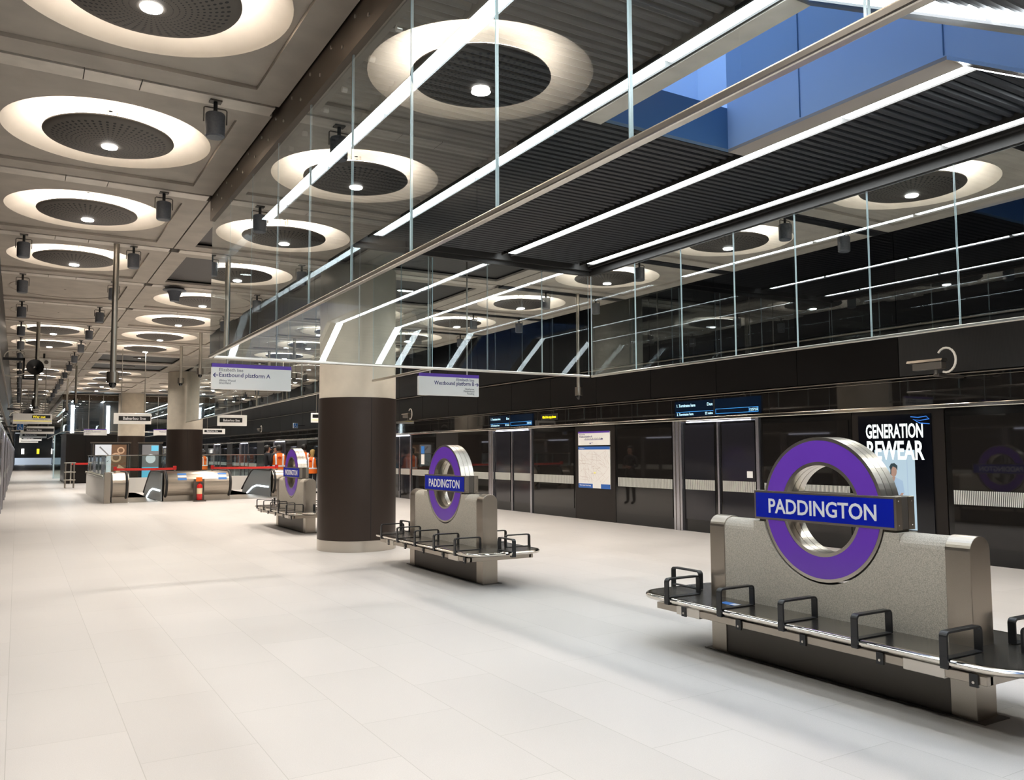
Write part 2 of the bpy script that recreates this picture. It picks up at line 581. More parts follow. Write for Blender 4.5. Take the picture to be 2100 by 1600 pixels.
# ------------------------------------------------------------------ ceiling
def hole_panel(m, x0, x1, y0, y1, cx, cy, kind):
    z = ZC
    ins = 0.26
    ix0, ix1, iy0, iy1 = x0 + ins, x1 - ins, y0 + ins, y1 - ins
    # border
    for a, b, c, d in ((x0, ix0, y0, y1), (ix1, x1, y0, y1), (ix0, ix1, y0, iy0), (ix0, ix1, iy1, y1)):
        m.faces([(a, c, z), (b, c, z), (b, d, z), (a, d, z)], [(0, 1, 2, 3)], CONC)
    # side skirts of the panel so that the joint reads as a groove
    for p, q in (((x0, y0), (x1, y0)), ((x1, y0), (x1, y1)), ((x1, y1), (x0, y1)), ((x0, y1), (x0, y0))):
        m.faces([(*p, z), (*q, z), (*q, z + 0.12), (*p, z + 0.12)], [(0, 1, 2, 3)], CONC)
    zi = z + 0.035
    pts = [(ix0, iy0), (ix1, iy0), (ix1, iy1), (ix0, iy1)]
    for i in range(4):
        p, q = pts[i], pts[(i + 1) % 4]
        m.faces([(*p, z), (*q, z), (*q, zi), (*p, zi)], [(0, 1, 2, 3)], CONC)
    if kind == 'dark':
        zd = z + 0.06
        m.faces([(ix0, iy0, zd), (ix1, iy0, zd), (ix1, iy1, zd), (ix0, iy1, zd)], [(0, 1, 2, 3)], DMESH)
        return
    if kind == 'plain':
        m.faces([(ix0, iy0, zi), (ix1, iy0, zi), (ix1, iy1, zi), (ix0, iy1, zi)], [(0, 1, 2, 3)], CONC)
        return
    n = 64
    R = 0.94
    rect, circ = [], []
    for i in range(n):
        t = 2 * pi * i / n
        c, s = cos(t), sin(t)
        k = min((ix1 - cx) / c if c > 1e-6 else 1e9, (ix0 - cx) / c if c < -1e-6 else 1e9,
                (iy1 - cy) / s if s > 1e-6 else 1e9, (iy0 - cy) / s if s < -1e-6 else 1e9)
        rect.append((cx + k * c, cy + k * s, zi))
        circ.append((cx + min(R, k) * c, cy + min(R, k) * s, zi))
    m.faces(rect + circ, [(i, (i + 1) % n, n + (i + 1) % n, n + i) for i in range(n)], CONC)
    for ax, ay in ((ix0, iy0), (ix1, iy0), (ix1, iy1), (ix0, iy1)):      # corner triangles
        best = sorted(range(n), key=lambda i: (rect[i][0] - ax) ** 2 + (rect[i][1] - ay) ** 2)[:2]
        m.faces([rect[best[0]], rect[best[1]], (ax, ay, zi)], [(0, 1, 2)], CONC)
    if kind == 'coffer':
        prof = [(R, 0), (R - 0.015, 0.02), (0.88, 0.075), (0.80, 0.135), (0.68, 0.19), (0.52, 0.23), (0.34, 0.25), (0.02, 0.255)]
        m.lathe(prof, (cx, cy, zi), 'Z', n, CONE)
    else:                                                                # blanked-off recess, only its round joint shows
        m.lathe([(R, 0), (R, 0.03), (R - 0.03, 0.03), (R - 0.03, 0.006), (0.02, 0.006)], (cx, cy, zi), 'Z', n, CONC, smooth=False)

def strip(m, x0, x1, yb, mat, seg):
    m.box(x0, x1, yb - 0.13, yb + 0.13, ZC + 0.10, ZC + 0.16, GAP)
    x = x0 + 0.03
    i = 0
    while x < x1 - 0.06:
        e = min(x + seg[i % len(seg)], x1 - 0.03)
        m.box(x, e, yb - 0.105, yb + 0.105, ZC - 0.012, ZC + 0.02, mat)
        x = e + 0.008
        i += 1

LEFT_LIT, CEN_LIT, RIGHT_LIT, DARK_SPOT = [], [], [], []
def build_ceiling():
    a, b, c = MB(), MB(), MB()
    CXL, CXR = 0.685, 9.10
    for j in range(-4, 47):
        yc = BEAM0 + 1.5 + 3 * j
        y0, y1 = yc - 1.5 + 0.12, yc + 1.5 - 0.12
        # left bay
        kind = 'coffer'
        if yc > 16.5 and yc < 62 and ((j - 3) % 4) in (0, 1):
            kind = 'blank'
        hole_panel(a, -0.62, VX0 - 0.045, y0, y1, CXL, yc, kind)
        if kind == 'coffer':
            LEFT_LIT.append((CXL, yc))
        strip(a, -0.62, VX0 - 0.045, yc - 1.5, PLATE, [0.95, 0.42, 1.2])
        # right bay
        hole_panel(c, VX1 + 0.06, 10.62, y0, y1, CXR, yc, 'coffer')
        RIGHT_LIT.append((CXR, yc))
        strip(c, VX1 + 0.06, 10.62, yc - 1.5, DSTRIP, [1.3, 0.5, 1.3])
        # centre bay between the glazed voids
        if 10.6 < yc < 49:
            k2 = 'dark' if yc < 16 or 28 < yc < 34 or yc > 46 else 'coffer'
            for X0, X1, cx in ((VX0 - 0.025, XM - 0.12, 3.2), (XM + 0.12, VX1 + 0.03, 6.6)):
                hole_panel(b, X0, X1, y0, y1, cx, yc, k2)
                if k2 == 'coffer':
                    CEN_LIT.append((cx, yc))
                else:
                    DARK_SPOT.append(((X0 + X1) / 2, yc))
            strip(b, VX0 + 0.04, VX1 - 0.04, yc - 1.5, PLATE, [0.9, 1.2])
    b.box(XM - 0.12, XM + 0.12, 10.62, 49.3, ZC - 0.004, ZC + 0.05, CONC)
    for m in (a, b, c):
        struct(m.build('ceiling'))
    d = MB()  # added black slab above the ceiling, stops sky light leaking through the joints
    d.box(-3, 2.0, -6, YEND, 5.12, 5.3, GAP)
    d.box(7.7, 14.5, -6, YEND, 5.12, 5.3, GAP)
    d.box(2.0, 7.7, 8.1, YEND, 5.12, 5.3, GAP)
    d.box(2.0, 4.2, -6, 5.6, 5.12, 5.3, GAP)
    d.box(5.78, 7.7, -6, 5.6, 5.12, 5.3, GAP)
    d.box(4.2, 5.78, -6, 0.2, 5.12, 5.3, GAP)
    struct(d.build('ceiling'))
build_ceiling()

# ------------------------------------------------------------------ ceiling lights
def downlight(parent, x, y, z, power, size=0.16, spread=2.4):
    l = bpy.data.lights.new('downlight', 'AREA')
    l.shape, l.size, l.energy, l.spread = 'DISK', size, power, spread
    l.color = (1.0, 0.93, 0.85)
    o = bpy.data.objects.new('downlight', l)
    COL.objects.link(o)
    o.parent = parent
    o.location = (x, y, z)
    return o

def make_ceiling_light():
    t = thing('ceiling_light', 'x', 'ceiling light')
    d = MB()                                              # dished perforated disc with an upstand rim
    d.lathe([(0.40, 0.045), (0.565, 0.045), (0.585, 0.036), (0.590, 0.022), (0.582, 0.012), (0.545, 0.002), (0.50, -0.010), (0.40, -0.034), (0.28, -0.054), (0.16, -0.066), (0.075, -0.070), (0.072, -0.050)],
            (0, 0, 0), 'Z', 64, PERF)
    d.build('disc', parent=t)
    e = MB()
    e.lathe([(0.074, -0.068), (0.070, -0.082), (0.05, -0.087), (0.001, -0.088)], (0, 0, 0), 'Z', 24, EM_LENS)
    e.build('lens', parent=t)
    r = MB()
    r.lathe([(0.43, 0.050), (0.565, 0.050), (0.565, 0.047), (0.43, 0.047)], (0, 0, 0), 'Z', 48, EM_COVE, smooth=False, closed=True)   # upward facing ring resting on the disc
    r.build('cove_ring', parent=t)
    for i in range(3):
        a = 2 * pi * i / 3
        s = MB()
        s.cyl((0.06 * cos(a), 0.06 * sin(a), -0.06), (0.06 * cos(a), 0.06 * sin(a), 0.28), 0.010, mat=CONE, n=8)
        s.build('hanger', parent=t)
    downlight(t, 0, 0, -0.097, DOWN_W)
    return t

def place_ceiling_lights():
    proto = make_ceiling_light()
    first = True
    rows = (('left bay', 'round ceiling light over left walkway', sorted(LEFT_LIT, key=lambda p: p[1]), 'left'),
            ('right bay', 'round ceiling light right of the glass boxes', sorted(RIGHT_LIT, key=lambda p: p[1]), 'right'),
            ('centre', 'round ceiling light in middle bay beyond glass box', sorted(CEN_LIT, key=lambda p: (p[0] > 5, p[1])), 'centre'))
    for nm, base, pts, key in rows:
        seen = 0
        for x, y in pts:
            if y > 92:
                continue
            if key == 'centre':
                side = 'left' if x < 5 else 'right'
                if seen >= len(pts) // 2:
                    seen = 0
                lab = '%s, %s row, %s from the front' % (base, side, ORD[seen % 20])
                seen += 1
            else:
                if y < 4.0:  # unseen lights continuing the rows, added to light the floor from behind
                    lab = base + ', above the camera, out of view'
                else:
                    lab = '%s, %s from the front' % (base, ORD[seen] if seen < 20 else 'one of the farthest')
                    seen += 1
            if first:
                o = proto
                o.location = (x, y, ZC)
                o['label'] = lab
                first = False
            else:
                o = dup(proto, (x, y, ZC), None, lab)
            o['group'] = 'round ceiling lights, ' + nm
place_ceiling_lights()

def spot_fittings():
    for i, (x, y) in enumerate(DARK_SPOT):
        t = thing('recessed_spotlight', 'ringed spotlight in the dark ceiling panel, %s row from the front, %s side' % (ORD[i // 2], 'left' if i % 2 == 0 else 'right'),
                  'spotlight', (x, y, ZC + 0.06), 0, 'spotlights in dark ceiling panels')
        m = MB()
        m.lathe([(0.20, 0), (0.20, -0.02), (0.17, -0.03), (0.11, -0.012), (0.10, 0.0)], (0, 0, 0), 'Z', 32, DSTEEL)
        m.build('ring', parent=t)
        e = MB()
        e.lathe([(0.10, -0.004), (0.001, -0.006)], (0, 0, 0), 'Z', 24, EM_LENS)
        e.build('lens', parent=t)
        downlight(t, 0, 0, -0.035, DOWN_W * 0.8, 0.14)
spot_fittings()

# ------------------------------------------------------------------ hanging speakers
def speakers():
    t = thing('hanging_speaker', 'x', 'speaker')
    d = MB()
    d.lathe([(0.001, -0.33), (0.07, -0.33), (0.082, -0.318), (0.085, -0.13), (0.078, -0.118), (0.001, -0.115)], (0, 0, 0), 'Z', 24, SPKG)
    d.build('drum', parent=t)
    b = MB()
    b.tube([(-0.097, 0, -0.20), (-0.097, 0, -0.075), (-0.085, 0, -0.065), (0.085, 0, -0.065), (0.097, 0, -0.075), (0.097, 0, -0.20)], 0.006, DSTEEL, 6)
    b.build('bracket', parent=t)
    s = MB()
    s.cyl((0, 0, 0), (0, 0, -0.12), 0.018, mat=BLACKM, n=12)
    s.box(-0.05, 0.05, -0.04, 0.04, -0.012, 0.0, DSTEEL)
    s.build('stem', parent=t)
    pts = []
    for k in range(0, 16):
        y = BEAM0 + 3 * k
        pts.append((1.40, y, 'left walkway, right hand line', k))
        if k >= 2:
            pts.append((-0.02, y, 'left walkway, beside the left wall', k - 2))
    for i, (x, y) in enumerate(((9.85, 4.5), (9.85, 7.5), (8.62, 10.46), (8.62, 7.46), (9.95, 13.46), (8.75, 13.46), (9.95, 16.46), (8.75, 16.46), (9.95, 19.46), (8.75, 19.46))):
        pts.append((x, y, 'right platform behind the glass', i))
    for i, (x, y, row, k) in enumerate(pts):
        lab = 'grey drum speaker hung over the %s, %s along' % (row, ORD[k])
        if i == 0:
            t.location = (x, y, ZC - 0.012)
            t['label'] = lab
            o = t
        else:
            o = dup(t, (x, y, ZC - 0.012), None, lab)
        o['group'] = 'grey hanging speakers'
speakers()

# ------------------------------------------------------------------ glazed void with slatted ceiling
def slope(y, z=ZS):
    """height of the folded soffit"""
    return z if y >= YK else z - (YK - y) * math.tan(radians(31))

def pane_mb(x0, x1, y0, y1, z0, z1, ax, glass=None):
    """one pane: large faces glass, narrow faces edge material"""
    g = glass or GLASS
    m = MB()
    vs = [(x, y, z) for z in (z0, z1) for y in (y0, y1) for x in (x0, x1)]
    f = {'-z': (0, 2, 3, 1), '+z': (4, 5, 7, 6), '-y': (0, 1, 5, 4), '+y': (2, 6, 7, 3), '-x': (0, 4, 6, 2), '+x': (1, 3, 7, 5)}
    for k, q in f.items():
        m.faces(vs, [q], g if k[1] == ax else GEDGE)
    return m

def glass_screen(name, label, ax, pos, stops, z0, z1, band=None, rail=True, out=1, glass=None, clips=False):
    """a run of hanging panes along one line, with bottom rail and steel head"""
    t = thing(name, label, 'glass screen')
    th = 0.014
    g = 0.006
    for a, b in zip(stops[:-1], stops[1:]):
        if ax == 'x':
            m = pane_mb(pos - th / 2, pos + th / 2, a + g, b - g, z0 + 0.02, z1, 'x', glass)
        else:
            m = pane_mb(a + g, b - g, pos - th / 2, pos + th / 2, z0 + 0.02, z1, 'y', glass)
        m.build('pane', parent=t)
    a, b = stops[0], stops[-1]
    if rail:
        m = MB()
        if ax == 'x':
            m.box(pos - 0.022, pos + 0.022, a, b, z0 - 0.012, z0 + 0.022, STEEL)
        else:
            m.box(a, b, pos - 0.022, pos + 0.022, z0 - 0.012, z0 + 0.022, STEEL)
        bevel(m.build('bottom_rail', parent=t), 0.008, 2)
    if band:
        zb0, zb1, mat = band
        m = MB()
        if ax == 'x':
            m.box(pos - 0.035, pos + 0.035, a, b, zb0, zb1, mat)
        else:
            m.box(a, b, pos - 0.035, pos + 0.035, zb0, zb1, mat)
        h = m.build('head_band', parent=t)
        if clips:
            c = MB()
            if ax == 'x':
                c.cyl((0, 0, 0), (-0.008, 0, 0), 0.014, mat=STEEL, n=10)
            else:
                c.cyl((0, 0, 0), (0, -0.008, 0), 0.014, mat=STEEL, n=10)
            bolt = c.mesh('bolt')
            y, i = a + 0.25, 0
            while y < b:
                o = bpy.data.objects.new('bolt', bolt)
                COL.objects.link(o)
                o.parent = h
                zz = (zb0 + zb1) / 2 + (0.05 if i % 2 else -0.06)
                o.location = (pos - 0.035, y, zz) if ax == 'x' else (y, pos - 0.035, zz)
                y += 0.26
                i += 1
            if ax == 'x':
                d = MB()
                d.cyl((0.012, 0, 0), (0.05, 0, 0), 0.02, mat=STEEL, n=10)
                gb = d.mesh('glass_bolt')
                for p, q in zip(stops[:-1], stops[1:]):
                    for yy in (p + 0.28, q - 0.28):
                        o = bpy.data.objects.new('glass_bolt', gb)
                        COL.objects.link(o)
                        o.parent = t
                        o.location = (pos, yy, zb0 - 0.14)
    return t

LANES = [2.53, 3.98, 6.02, 7.40]
def slat_void(Y0, Y1, near_fold, opening, tagname):
    """slatted soffit between the hanging glass, with four lines of light"""
    t = thing('slatted_ceiling', 'dark slatted metal ceiling inside the glass box ' + tagname, 'slatted ceiling')
    edges = [VX0 + 0.04, LANES[0] - 0.09, LANES[0] + 0.09, LANES[1] - 0.09, LANES[1] + 0.09, LANES[2] - 0.09, LANES[2] + 0.09, LANES[3] - 0.09, LANES[3] + 0.09, VX1 - 0.06]
    fine = near_fold
    for i in range(0, 10, 2):
        x0, x1 = edges[i], edges[i + 1]
        m = MB()
        y = Y1 - 0.16
        step = 0.1
        while y > Y0 + 0.05:
            a, b = x0, x1
            segs = [(a, b)]
            if opening and i == 4 and y < 5.66:
                segs = [(a, 4.12), (5.84, b)] if y > 5.5 else []
            for a, b in segs:
                if b - a > 0.02:
                    zz = slope(y) + 0.055
                    m.cyl((a, y, zz), (b, y, zz), 0.036, mat=SLAT, n=8 if fine else 5, caps=False)
            y -= step if y > YK else step * 0.86
        m.build('slat_panel', parent=t)
    bk = MB()                                              # black backing above the slats
    xs = [(VX0, 4.2), (5.78, VX1)] if opening else [(VX0, VX1)]
    for a, b in xs:
        y0 = max(Y0, YK) if near_fold else Y0
        bk.box(a, b, y0, Y1, ZS + 0.14, ZS + 0.18, GAP)
        if near_fold:
            bk.faces([(a, YK, ZS + 0.14), (b, YK, ZS + 0.14), (b, Y0, slope(Y0) + 0.14), (a, Y0, slope(Y0) + 0.14)], [(0, 1, 2, 3)], GAP)
    if opening:
        bk.box(4.2, 5.78, 5.66, Y1, ZS + 0.14, ZS + 0.18, GAP)
    bk.build('backing', parent=t)
    fr = MB()                                              # grey perimeter frame
    y0 = max(Y0, YK) if near_fold else Y0 + 0.12
    for x in (VX0 + 0.05, VX1 - 0.10):
        fr.box(x, x + 0.05, y0, Y1 - 0.05, ZS - 0.012, ZS + 0.12, FRAMEG)
    fr.box(VX0 + 0.05, VX1 - 0.05, Y1 - 0.11, Y1 - 0.05, ZS - 0.05, ZS + 0.14, FRAMEG)
    if not near_fold:
        fr.box(VX0 + 0.05, VX1 - 0.05, Y0 + 0.04, Y0 + 0.10, ZS - 0.05, ZS + 0.14, FRAMEG)
    fr.build('frame', parent=t)
    names = ['closest to left glass', 'second from left glass', 'third from left glass', 'closest to right glass']
    for i, x in enumerate(LANES):
        l = thing('linear_light', 'white line of ceiling light %s, %s' % (names[i], tagname), 'linear light', (0, 0, 0), 0, 'lines of light ' + tagname)
        h = MB()
        h.box(x - 0.085, x - 0.068, y0, Y1 - 0.2, ZS - 0.012, ZS + 0.1, FRAMEG)
        h.box(x + 0.068, x + 0.085, y0, Y1 - 0.2, ZS - 0.012, ZS + 0.1, FRAMEG)
        h.build('housing', parent=l)
        y = Y1 - 0.24
        ln = 1.43
        first_len = {0: 0.75, 1: 1.18, 2: 1.14, 3: 1.18}[i]
        ln_i = first_len
        while y > y0 + 0.1:
            e = max(y - ln_i, y0 + 0.01)
            d = MB()
            d.box(x - 0.066, x + 0.066, e, y - 0.075, ZS + 0.004, ZS + 0.05, EM_STRIP)
            d.build('diffuser', parent=l)
            y = e
            ln_i = 1.5
        if near_fold:                                      # the line turns down with the fold
            ys = [YK, 2.2, 0.9]
            for a, b in zip(ys[:-1], ys[1:]):
                d = MB()
                vs = []
                for yy in (a - 0.02, b + 0.02):
                    for xx in (x - 0.066, x + 0.066):
                        for dz in (-0.008, 0.04):
                            vs.append((xx, yy, slope(yy) + dz))
                d.faces(vs, [(0, 2, 6, 4), (1, 5, 7, 3), (0, 1, 3, 2), (4, 6, 7, 5), (0, 4, 5, 1), (2, 3, 7, 6)], EM_STRIP)
                d.build('diffuser', parent=l)
    return t

def near_void():
    lst = [0.2, 1.4, 2.426, 3.457, 4.49, 5.52, 6.51, 7.48, 8.45, 9.46, 10.49]
    glass_screen('hanging_glass_screen', 'tall hanging glass wall, left side of the near glass box', 'x', VX0, lst, ZG, 4.46, (4.43, 4.76, BRONZE), clips=True)
    rst = [0.2, 1.68, 2.65, 3.62, 4.575, 5.53, 6.49, 7.45, 8.42, 9.40, 10.49]
    glass_screen('hanging_glass_screen', 'hanging glass wall, right side of the near glass box', 'x', VX1, rst, ZG, 4.36, (4.34, 4.47, FRAMEG))
    est = [2.01, 2.92, 3.86, 4.87, 5.81, 6.75, 7.62]
    glass_screen('hanging_glass_screen', 'hanging glass wall closing the far end of the near glass box', 'y', VY1, est, ZG, 4.36, (4.34, 4.47, FRAMEG))
    slat_void(0.3, VY1, True, True, 'near the camera')
    # fascia closing the gap between slats and concrete on the right and at the far end
    f = MB()
    f.box(VX1 - 0.03, VX1 + 0.03, 0.2, VY1, 4.47, 4.9, GAP)
    f.box(VX0, VX1, VY1 - 0.03, VY1 + 0.03, 4.47, 4.9, GAP)
    f.box(VX0 - 0.03, VX0 + 0.03, 0.2, VY1, 4.77, 4.95, GAP)
    f.box(VX0, VX1, 0.14, 0.2, 2.8, 5.1, GAP)
    struct(f.build('trim_void'))
    # skylight shaft
    s = MB()
    zt = 8.5
    yb = 0.25
    rw = [(5.60, ZS + 0.01), (YK, ZS + 0.01), (yb, slope(yb) + 0.01), (yb, zt), (5.60, zt)]
    s.prism(rw, 5.72, 5.78, 'X', SHAFT)
    s.prism(rw, 4.20, 4.26, 'X', SHAFT)
    s.box(4.20, 5.90, 5.60, 5.66, ZS + 0.01, 4.86, SHAFTD)
    s.box(2.0, 7.7, 5.66, 8.1, 4.80, 4.86, SHAFTD)
    s.box(5.78, 5.87, 5.60, 5.66, 4.86, zt, GAP)
    s.box(5.87, 7.7, 5.60, 5.66, 4.64, zt, SHAFT)
    s.box(2.0, 4.20, 5.60, 5.66, 4.64, zt, SHAFT)
    s.box(2.0, 7.7, 8.0, 8.1, 4.86, zt, SHAFTW)
    s.box(7.64, 7.7, 5.66, 8.0, 4.86, zt, SHAFTW)
    s.box(2.0, 2.06, 5.66, 8.0, 4.86, zt, SHAFTW)
    s.box(4.26, 5.72, yb, yb + 0.06, 2.7, zt, SHAFT)
    struct(s.build('wall_skylight'))
    w = MB()                                               # seams of the shaft panels
    for yy in (4.75, 3.45):
        w.box(5.714, 5.722, yy - 0.004, yy + 0.004, ZS + 0.02, zt, SHAFTD)
    struct(w.build('trim_seams'))
    b = MB()                                               # beige frames along the opening
    b.box(5.72, 5.93, YK, 5.60, ZS - 0.02, ZS + 0.01, FRAMEL)
    b.box(4.07, 4.26, YK, 5.66, ZS - 0.02, ZS + 0.01, PLATE)
    for x0, x1, mt in ((5.72, 5.80, CHROME), (5.80, 5.93, BRONZE), (4.07, 4.17, DSTRIP), (4.17, 4.26, TRIMS)):
        vs = []
        for yy in (YK, 0.3):
            for xx in (x0, x1):
                for dz in (-0.02, 0.01):
                    vs.append((xx, yy, slope(yy) + dz))
        b.faces(vs, [(0, 2, 6, 4), (1, 5, 7, 3), (0, 1, 3, 2), (4, 6, 7, 5), (0, 4, 5, 1), (2, 3, 7, 6)], mt)
    struct(b.build('trim_opening'))
near_void()

def far_void():
    y0, y1 = 49.5, 73.5
    ys = [y0 + 2 * i for i in range(13)]
    glass_screen('hanging_glass_screen', 'hanging glass wall on the left of the distant glass box', 'x', VX0, ys, ZG, 4.46, (4.43, 4.76, BRONZE))
    glass_screen('hanging_glass_screen', 'hanging glass wall on the right of the distant glass box', 'x', VX1, ys, ZG, 4.46, (4.34, 4.47, FRAMEG))
    glass_screen('hanging_glass_screen', 'hanging glass wall facing the camera on the distant glass box', 'y', y0 - 0.05, [2.01, 2.92, 3.86, 4.87, 5.81, 6.75, 7.62], ZG, 4.46, (4.43, 4.76, BRONZE), clips=True)
    slat_void(y0, y1, False, False, 'far down the platform')
    m = MB()
    for yy in (y0, y1):
        m.box(VX0, VX1, yy - 0.03, yy + 0.03, 4.77, 5.1, GAP)
    m.box(VX0 - 0.02, VX0 + 0.02, y0, y1, 4.77, 5.1, GAP)
    m.box(VX1 - 0.02, VX1 + 0.02, y0, y1, 4.47, 5.1, GAP)
    m.box(VX0, VX1, y1, YEND, 4.75, 4.9, CONC)
    struct(m.build('trim_void'))
    # dark clad lift shaft below the glass, with light lines on its face
    t = thing('lift_shaft', 'dark clad lift box standing under the distant glass box', 'lift shaft', (0, 0, 0))
    b = MB()
    b.box(2.25, 5.2, 51.0, 57.0, 0.0, 2.66, PSDB)
    b.box(3.18, 3.20, 50.985, 51.0, 0.1, 2.6, GAP)
    b.build('cladding', parent=t)
    b = MB()
    b.box(2.2, 5.25, 50.95, 57.05, 2.66, 2.72, DSTEEL)
    b.build('cap', parent=t)
    b = MB()
    for x in (2.45, 4.2):
        b.box(x, x + 0.16, 51.3, 51.36, 2.72, 4.25, EM_STRIP)
    b.build('light_strip', parent=t)
    b = MB()
    b.box(2.25, 5.2, 51.36, 51.42, 2.72, 4.42, SLAT)
    b.build('upper_wall', parent=t)
    g = thing('glass_lift_enclosure', 'tall green glass lift enclosure far down the left walkway', 'glass enclosure', (0, 0, 0))
    for a, b_ in ((62.0, 64.0), (64.0, 66.0)):
        pane_mb(2.05, 2.08, a, b_, 0.0, 4.4, 'x', GLASS2).build('pane', parent=g)
    pane_mb(2.08, 4.6, 62.0, 62.03, 0.0, 4.4, 'y', GLASS2).build('pane', parent=g)
    m = MB()
    m.box(2.02, 2.10, 61.95, 62.0, 0, 4.4, GEDGE)
    m.build('corner_post', parent=g)
far_void()

# glass smoke screen on the column line
def smoke_screens():
    glass_screen('smoke_screen', 'narrow glass fin hanging between the near glass box and the nearest column', 'x', XM, [10.53, 11.65, 12.80], ZG, 4.74)
    glass_screen('smoke_screen', 'long run of hanging glass panels between the nearest column and the second column', 'x', 0.0,
                 [i * 1.0 for i in range(20)], ZG, 4.73)
    t = bpy.context.scene.objects['smoke_screen.001']
    t.location = (5.0, 14.17, 0)
    t.rotation_euler = (0, 0, -math.atan2(0.42, 19.0))
smoke_screens()

# ------------------------------------------------------------------ columns
def columns():
    def col(x, y, label):
        t = thing('column', label, 'column', (x, y, 0))
        t['kind'] = 'thing'
        r = 0.65
        m = MB()
        m.cyl((0, 0, 2.4), (0, 0, ZC - 0.014), r - 0.012, mat=COLC, n=64)
        m.build('concrete_shaft', parent=t)
        m = MB()
        m.lathe([(r - 0.02, 0.18), (r, 0.18), (r, 2.50), (r - 0.02, 2.50)], (0, 0, 0), 'Z', 72, CLAD)
        c = m.build('cladding', parent=t)
        m = MB()
        for a in (-pi / 2, pi * 0.83, pi * 0.17):
            m.box((r) * cos(a) - 0.004, (r) * cos(a) + 0.004, r * sin(a) - 0.0025, r * sin(a) + 0.004, 0.19, 2.49, GAP)
        m.build('seam', parent=c)
        m = MB()
        m.lathe([(r - 0.02, 0), (r + 0.002, 0), (r + 0.002, 0.178), (r - 0.02, 0.178)], (0, 0, 0), 'Z', 72, STEEL)
        m.build('base_ring', parent=t)
    col(4.95, 13.50, 'nearest round column, concrete above dark bronze cladding, beside the middle bench')
    col(5.50, 33.90, 'second round column standing behind the escalator barrels')
    col(5.05, 47.2, 'third round column behind the poster frames')
columns()

